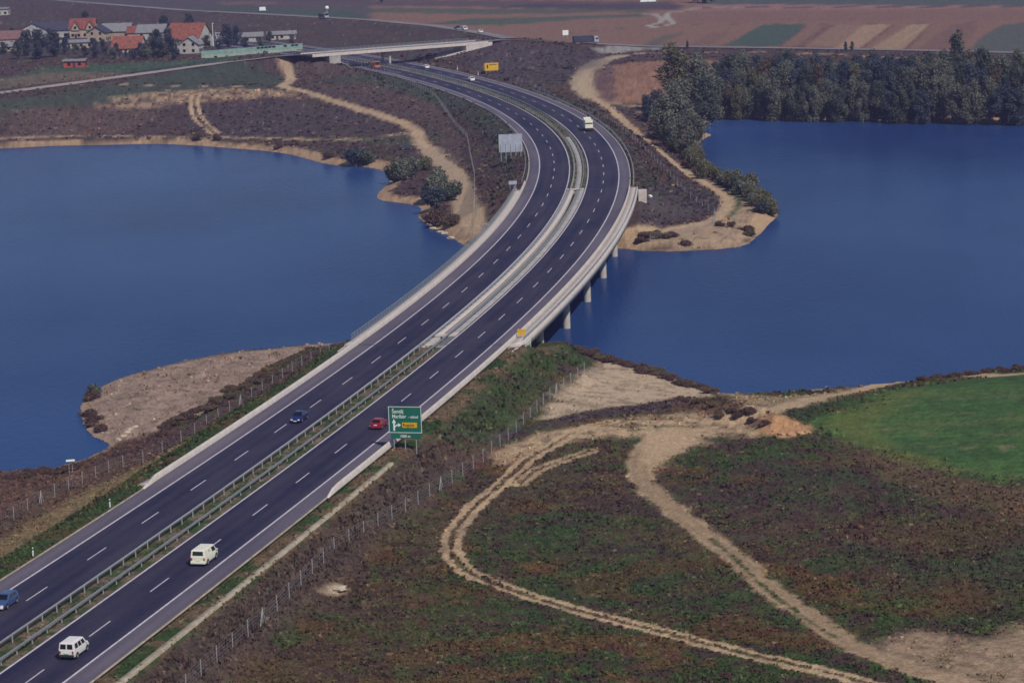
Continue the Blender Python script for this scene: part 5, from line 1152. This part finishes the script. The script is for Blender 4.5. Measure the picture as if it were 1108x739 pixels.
# village trees
for kv, (px, py, s) in enumerate([(4,60,.32),(14,44,.35),(50,38,.35),(75,40,.32),(82,60,.28),(92,64,.30),(101,56,.34),(104,66,.3),(114,38,.36),(122,66,.3),(135,37,.3),(144,66,.26),(152,62,.34),(158,66,.36),(164,58,.40),(175,64,.42),(183,40,.4),(190,66,.3),(196,47,.36),(216,40,.4),(224,54,.34),(238,56,.3),(265,54,.3),(283,52,.26),(316,48,.24)]):
    x, y = bp(px, py, -.5); plant('garden_tree', PT, [0, 2, 7, 1, 4][kv % 5], (x, y, hz(x, y)), s, px * .3, 'low dark garden tree, ' + nth(kv) + ' from the left among the village houses', 'tree', 'low garden trees of the village', sw=1.7)
for (px, py), i, s, lab in (((30, 62), 2, .55, 'dark tree left of the village below the white gabled house'), ((44, 66), 7, .62, 'broad dark tree mass in front of the black roofed house'), ((58, 64), 2, .58, 'dark tree right of the broad dark tree mass in the village'),
    ((20, 66), 0, .40, 'low dark tree at the left of the village meadow'), ((70, 60), 7, .35, 'small dark tree left of the long low cream building'), ((170, 62), 2, .55, 'dark rounded tree before the tall white house'), ((184, 61), 7, .55, 'dark rounded tree left of the small white gabled house'),
    ((112, 60), 0, .30, 'small dark tree in front of the pinkish house'), ((126, 63), 2, .28, 'small dark tree left of the plain orange roof'), ((156, 64), 7, .30, 'small dark tree right of the plain orange roof'), ((246, 52), 2, .50, 'dark blue tree right of the white poles'), ((256, 50), 7, .42, 'dark tree next to the blue one behind the noise barrier'), ((93, 30), 0, .4, 'dark pointed tree behind the steep red roofed house'), ((205, 36), 2, .45, 'dark tree behind the big orange red roof'), ((178, 38), 0, .45, 'dark tree behind the tall white house'), ((292, 47), 0, .25, 'small dark bush tree between the two white outbuildings')):
    x, y = bp(px, py, -.5); plant('garden_tree', PT, i, (x, y, hz(x, y)), s * 1.25, px * .3, lab, 'tree', 'trees between the village houses', sw=1.35)
for kh, px in enumerate(range(116, 178, 5)):
    x, y = bp(px + g.uniform(-1.5, 1.5), 64.5 - (px - 116) * .02, -.5); plant('hedge_bush', PT, [0, 2, 7][px % 3], (x, y, hz(x, y)), .17 * g.uniform(.8, 1.3), px, 'dark bush in the hedge below the village, ' + nth(kh) + ' from the left', 'bush', 'bushes of the hedge in front of the village')
for (px, py), i, s, lab in (((755, 4), 7, .85, 'dark blue green tree at the top edge of the fields, left one of three'), ((763, 4), 2, .95, 'dark blue green tree at the top edge of the fields, middle one of three'), ((771, 4.5), 7, .8, 'dark blue green tree at the top edge of the fields, right one of three'),
    ((413, 5), 0, .35, 'small dark tree standing alone on the far fields left of the middle'), ((915, 55), 2, .22, 'small dark bush at the road edge above the tree belt'), ((922, 55), 0, .22, 'small dark bush beside another one at the road edge above the tree belt'), ((744, 54), 2, .2, 'low dark bush on the road verge above the tall olive tree')):
    x, y = bp(px, py, 0); plant('field_tree', PT, i, (x, y, hz(x, y)), s, px * .3, lab, 'tree')

# ------------------------------------------------------------------ bushes
def bush_proto(m, seed, h=3.0, r=2.2, nleaf=1900, size=.17, wild=.0):
    g2 = np.random.default_rng(seed); bl = []
    for k in range(9):
        a = g2.random() * 6.28; q = r * g2.uniform(0, .65); z = h * g2.uniform(.2, .72); s = r * g2.uniform(.3, .5); bl.append((math.cos(a) * q, math.sin(a) * q, z, s, s, s * .85))
    cr = leaf_mesh('foliage', bl, nleaf, size, MT[m], seed); mb = MB()
    for b in bl: mb.tube((0, 0, -.3), b[:3], .06, .02, 5, cap=False)
    return cr, mb.mesh('stem', MT['bark'])
PB = [bush_proto('leaf_dark', 201), bush_proto('leaf_grey', 202), bush_proto('leaf_olive', 203), bush_proto('scrub', 204, 2.0, 2.4), bush_proto('leaf_brown', 205, 2.4, 2.2), bush_proto('leaf_blue', 206)]
def bush(px, py, i, s, lab, group=None, z0=-7, sz=None):
    p = ground(px, py, z0); t = tag(empty('shrub', p, px * .37), lab, 'bush', group); t.scale = (s, s, sz or s); cr, tr = PB[i]; link('foliage', cr, t); link('stem', tr, t)
bush(386, 181, 5, 2.0, 'dark blue bush overhanging the water left of the rusty bank')
bush(398, 178, 0, 1.6, 'dark bush right of the dark blue one over the water')
bush(427, 197, 2, 1.5, 'olive bush at the water edge below the parked dark car', sz=2.2)
bush(434, 195, 1, 2.0, 'grey green bush just below the parked dark car')
bush(448, 191, 1, 1.9, 'grey green bush right of the parked dark car')
bush(460, 184, 2, 1.4, 'olive bush at the bend of the dirt track')
bush(468, 217, 1, 2.0, 'tall grey bush on the bank right of the sand spit', sz=2.3)
bush(479, 213, 1, 2.0, 'green bush in the middle of the bank beside the track', sz=2.6)
bush(488, 217, 0, 1.8, 'dark bush nearest the dirt track on the left lake bank')
bush(474, 226, 5, 1.9, 'blue green bush lowest on the bank right of the sand spit')
bush(466, 240, 3, 1.4, 'brown shrub at the waterline below the tall grey bush'); bush(478, 243, 3, 1.6, 'brown shrub above the pale stones at the water'); bush(489, 246, 4, 1.3, 'reddish shrub near the bridge on the left bank')
bush(357, 171, 3, .9, 'dark shrub in the notch of the rusty bank'); bush(236, 152, 3, .9, 'dark shrub at the lower end of the steep wheel track'); bush(213, 152, 4, 1.0, 'small brown shrub left of the steep wheel track'); bush(300, 161, 3, .9, 'dark scrub on the sandy bank edge'); bush(318, 158, 3, .9, 'dark scrub above the sandy bank right of another')
GP = 'shrubs along the water edge of the right peninsula'
gg = random.Random(9)
BN = ['dark green', 'grey green', 'olive', 'brown', 'reddish brown', 'blue green']
PEN = sorted([(752,170),(757,176),(762,184),(770,190),(776,194),(784,199),(790,202),(796,206),(803,209),(809,212),(815,216),(820,219),(826,222),(831,226),(834,231),(744,172),(750,181),(760,192),(824,228),(815,222),(745,160),(738,165),(800,204),(812,208)], key=lambda q: -q[0])
for k, (px, py) in enumerate(PEN):
    i = gg.choice([1, 1, 2, 2, 2]); bush(px, py + 2, i, gg.uniform(.8, 1.4), BN[i] + ' shrub, ' + nth(k) + ' from the tip in the strip along the right peninsula', GP, sz=gg.uniform(1.1, 2.1))
bush(824, 232, 5, 1.1, 'dark blue green shrub on the tip of the right peninsula')
for k, (px, py) in enumerate([(696,262),(700,258),(708,256),(716,258),(724,257),(738,262),(780,245),(790,246),(806,250),(812,256)]): bush(px, py, gg.choice([3, 3, 4]), gg.uniform(.6, 1.1), 'low scrub clump, ' + nth(k) + ' from the bridge on the sandy peninsula shore', 'scrub on the sandy peninsula shore', sz=.6)
GT = 'thickets on the slope below the peninsula track'
for k, (px, py) in enumerate([(712,142),(716,150),(722,156),(728,152),(730,164),(736,160),(738,172),(744,168),(746,180),(752,176),(756,186),(724,148),(760,190)]): bush(px, py, gg.choice([3, 4, 1, 1]), gg.uniform(.9, 1.5), 'thicket between the track and the willows, ' + nth(k) + ' from the top', GT, z0=-5)
bush(101, 428, 0, 1.0, 'dark green shrub on the tip of the near point bar', sz=.7); bush(97, 433, 3, .9, 'brown shrub beside the green one on the point bar tip', sz=.7)
for k, (px, py) in enumerate([(94,450),(98,461),(104,455),(108,466)]): bush(px, py, 3, .8, 'brown scrub on the steep end of the point bar, ' + nth(k) + ' from the left', 'scrub on the point bar end', sz=.55)
for k, (px, py) in enumerate([(735,432),(745,434),(758,438),(770,441),(780,452),(790,447),(800,452),(806,444),(815,457),(826,461)]): bush(px, py, gg.choice([3, 4]), gg.uniform(.45, .8), 'reddish scrub on the rubble heap, ' + nth(k) + ' from the left', 'scrub on the rubble heap', z0=-4, sz=.4)
RIM = [(600,365),(618,370),(636,375),(655,379),(670,384),(690,390),(712,397),(730,403),(750,410),(768,415)]
for k in range(34):
    u = k / 33 * (len(RIM) - 1); i = min(int(u), len(RIM) - 2); f_ = u - i
    px = RIM[i][0] * (1 - f_) + RIM[i + 1][0] * f_ + gg.uniform(-1, 1); py = RIM[i][1] * (1 - f_) + RIM[i + 1][1] * f_
    bush(px, py + 8 + gg.uniform(-1, 2.5), gg.choice([3, 3, 4]), gg.uniform(.7, 1.15), 'dark red scrub along the near shore, ' + nth(k) + ' from the bridge', 'scrub along the near right shore', z0=-8, sz=gg.uniform(.25, .45))
for k, px in enumerate(range(1000, 1140, 9)): bush(px, 410 - (px - 1000) * .11 + gg.uniform(-1, 1), 3, gg.uniform(.5, .8), 'dark red scrub on the meadow shore, ' + nth(k) + ' from the left', 'scrub on the near shore by the meadow', sz=.3)
for k, px in enumerate(range(0, 96, 8)): bush(px, 517 - px * .12 + gg.uniform(-2, 2), 3, gg.uniform(.6, .9), 'dark red scrub on the near left shore, ' + nth(k) + ' from the left', 'scrub on the near left shore', sz=.35)
for k in range(38):
    t_ = (k + gg.random()) / 38; px = 172 + t_ * 172; py = 471 - t_ * 88 + gg.uniform(-7, 4); i = gg.choice([3, 3, 3, 4]); bush(px, py, i, gg.uniform(.5, .95), BN[i] + ' scrub beside the point bar, ' + nth(k) + ' from the white board end', 'scrub band beside the point bar', z0=-7, sz=gg.uniform(.25, .45))
# rocks
def rock(px, py, s, m, lab, z0=-7, group=None, flat=.6):
    p = ground(px, py, z0); p.z = max(p.z, WZ + .1); bm = bmesh.new(); bmesh.ops.create_icosphere(bm, subdivisions=2, radius=1)
    r_ = random.Random(int(px * 7 + py))
    for v in bm.verts: v.co *= r_.uniform(.72, 1.15); v.co.z *= flat
    me = bpy.data.meshes.new('rock'); bm.to_mesh(me); bm.free(); me.materials.append(m); o = link('rock', me, None, p, r_.uniform(0, 6)); o.scale = (s, s * r_.uniform(.6, 1), s); tag(o, lab, 'rock', group)
rock(366, 637, 1.3, MT['rock'], 'pale flat boulder in the grass below the fence', -3.5, flat=.3)
for kh, (px, py, ss_) in enumerate([(838, 466, .5), (846, 470, .7), (856, 471, .9), (866, 469, .8), (874, 468, .5), (850, 462, .6), (861, 460, .7)]): rock(px, py, ss_, MT['clay'], 'orange clay clod at the right end of the rubble heap, ' + nth(kh) + ' of seven', -3.5, 'clods of orange clay', .7)
for kh, (px, py) in enumerate(sorted([(141,465),(146,462),(133,472),(128,476),(137,468)])): rock(px, py, .7, MT['rock'], 'pale stone at the root of the point bar, ' + nth(kh) + ' from the left', -8, 'pale stones by the point bar', .5)
for kh, (px, py) in enumerate([(469,248),(477,252),(481,253),(488,258)]): rock(px, py, 1.2, MT['rock'], 'pale stone slab at the waterline left of the bridge, ' + nth(kh) + ' from the left', -8.5, 'pale stones by the bridge on the left lake', .3)
rock(704, 223, .6, MT['sign_w'], 'small white sack lying in the scrub beside the far abutment', -5, flat=.8)
rock(539, 147, .9, MT['sign_w'], 'small white sack on the slope left of the grey board', -2, flat=.4)

# ------------------------------------------------------------------ grass and heath tufts
def tufts(name, n, ybands, h0, h1, wf, label, seed, xr=.23):
    g2 = np.random.default_rng(seed); x = []; y = []
    v = g2.uniform(CAM_H / ybands[1], CAM_H / ybands[0], n); Y = CAM_H / v; X = g2.uniform(-xr, xr, n) * Y
    h, dsh, inside, off, run = terrain(X, Y); col, veg = paint(X, Y, off, run, dsh, inside, h)
    ao = np.abs(off); keep = (~inside) & (dsh > 1.0) & (veg > .38 + g2.random(n) * .6) & ((ao > 13.6) | (ao < 1.0) & (ao > .1))
    keep &= ~((run > B0 - 2) & (run < B1 + 2) & (ao < 16.5)) & ~((off > 12) & (off < 16.6) & (run < 175) & (g2.random(n) < .55)) & (h > WZ + .25)
    for P in (OVP, OVE, CROSS): d, _ = dist_z(X, Y, P); keep &= d > 5.5
    X, Y, h, col = X[keep], Y[keep], h[keep], col[keep]; m = len(X); sc_ = (.35 + .65 * np.clip(Y / 600, .35, 1.6))
    hh = g2.uniform(h0, h1, m) * sc_ * (.5 + 1.0 * fbm(X, Y, 6, 3, 88)); ww = hh * g2.uniform(.5, 1.1, m) * wf
    ak = np.abs(off[keep]); hh = hh * (1 + .8 * sstep(17, 18.5, ak) * sstep(21.5, 20, ak)); hh = np.where(ak < 1.2, .18, hh)
    V = np.zeros((m, 3, 4, 3)); 
    for j in range(3):
        a = g2.uniform(0, math.pi, m); dx, dy = np.cos(a) * ww, np.sin(a) * ww; lx, ly = g2.normal(0, .25, m) * hh, g2.normal(0, .25, m) * hh
        b = np.stack([X, Y, h - .04], 1) + np.stack([g2.normal(0, .3, m) * ww, g2.normal(0, .3, m) * ww, 0 * X], 1)
        V[:, j, 0] = b + np.stack([-dx * .5, -dy * .5, 0 * X], 1); V[:, j, 1] = b + np.stack([dx * .5, dy * .5, 0 * X], 1)
        V[:, j, 2] = b + np.stack([dx * .75 + lx, dy * .75 + ly, hh * g2.uniform(.6, 1, m)], 1); V[:, j, 3] = b + np.stack([-dx * .6 + lx, -dy * .6 + ly, hh], 1)
    me = mesh_from(name, V.reshape(-1, 3), np.arange(m * 12).reshape(-1, 4), [MT['tuft']])
    cc = np.clip(col * g2.uniform(.95, 1.75, (m, 1)) * g2.uniform(.9, 1.1, (m, 3)), .003, .9); cc = np.concatenate([cc, np.ones((m, 1))], 1)
    ca = me.color_attributes.new('cover', 'FLOAT_COLOR', 'POINT'); ca.data.foreach_set('color', np.repeat(cc, 12, 0).astype(np.float32).ravel())
    tag(link(name, me), label, None, None, 'stuff')
m, n, b = newmat('tuft'); at = n.nodes.new('ShaderNodeAttribute'); at.attribute_name = 'cover'; n.links.new(at.outputs['Color'], b.inputs['Base Color']); b.inputs['Roughness'].default_value = .9; b.inputs['Specular IOR Level'].default_value = .05
MT['tuft'] = m
tufts('grass_tufts', 150000, (235, 560), .14, .48, 1.0, 'short dark autumn grass and weeds covering the near ground', 1)
tufts('heath_tufts', 60000, (560, 1200), .15, .5, 1.8, 'low brown and green scrub covering the far ground', 2)

# ------------------------------------------------------------------ haze
hb = MB(); hb.box((0, 3500, 33), (9000, 9000, 100)); hz_o = hb.build('haze', [], None); 
hm = bpy.data.materials.new('haze'); hm.use_nodes = True; n = hm.node_tree; n.nodes.clear()
pv = n.nodes.new('ShaderNodeVolumePrincipled'); pv.inputs['Density'].default_value = .00009; pv.inputs['Color'].default_value = (.48, .47, 1.0, 1); pv.inputs['Anisotropy'].default_value = .0
oo = n.nodes.new('ShaderNodeOutputMaterial'); n.links.new(pv.outputs[0], oo.inputs['Volume']); hz_o.data.materials.append(hm)
tag(hz_o, 'thin bluish haze over the whole valley', None, None, 'stuff')
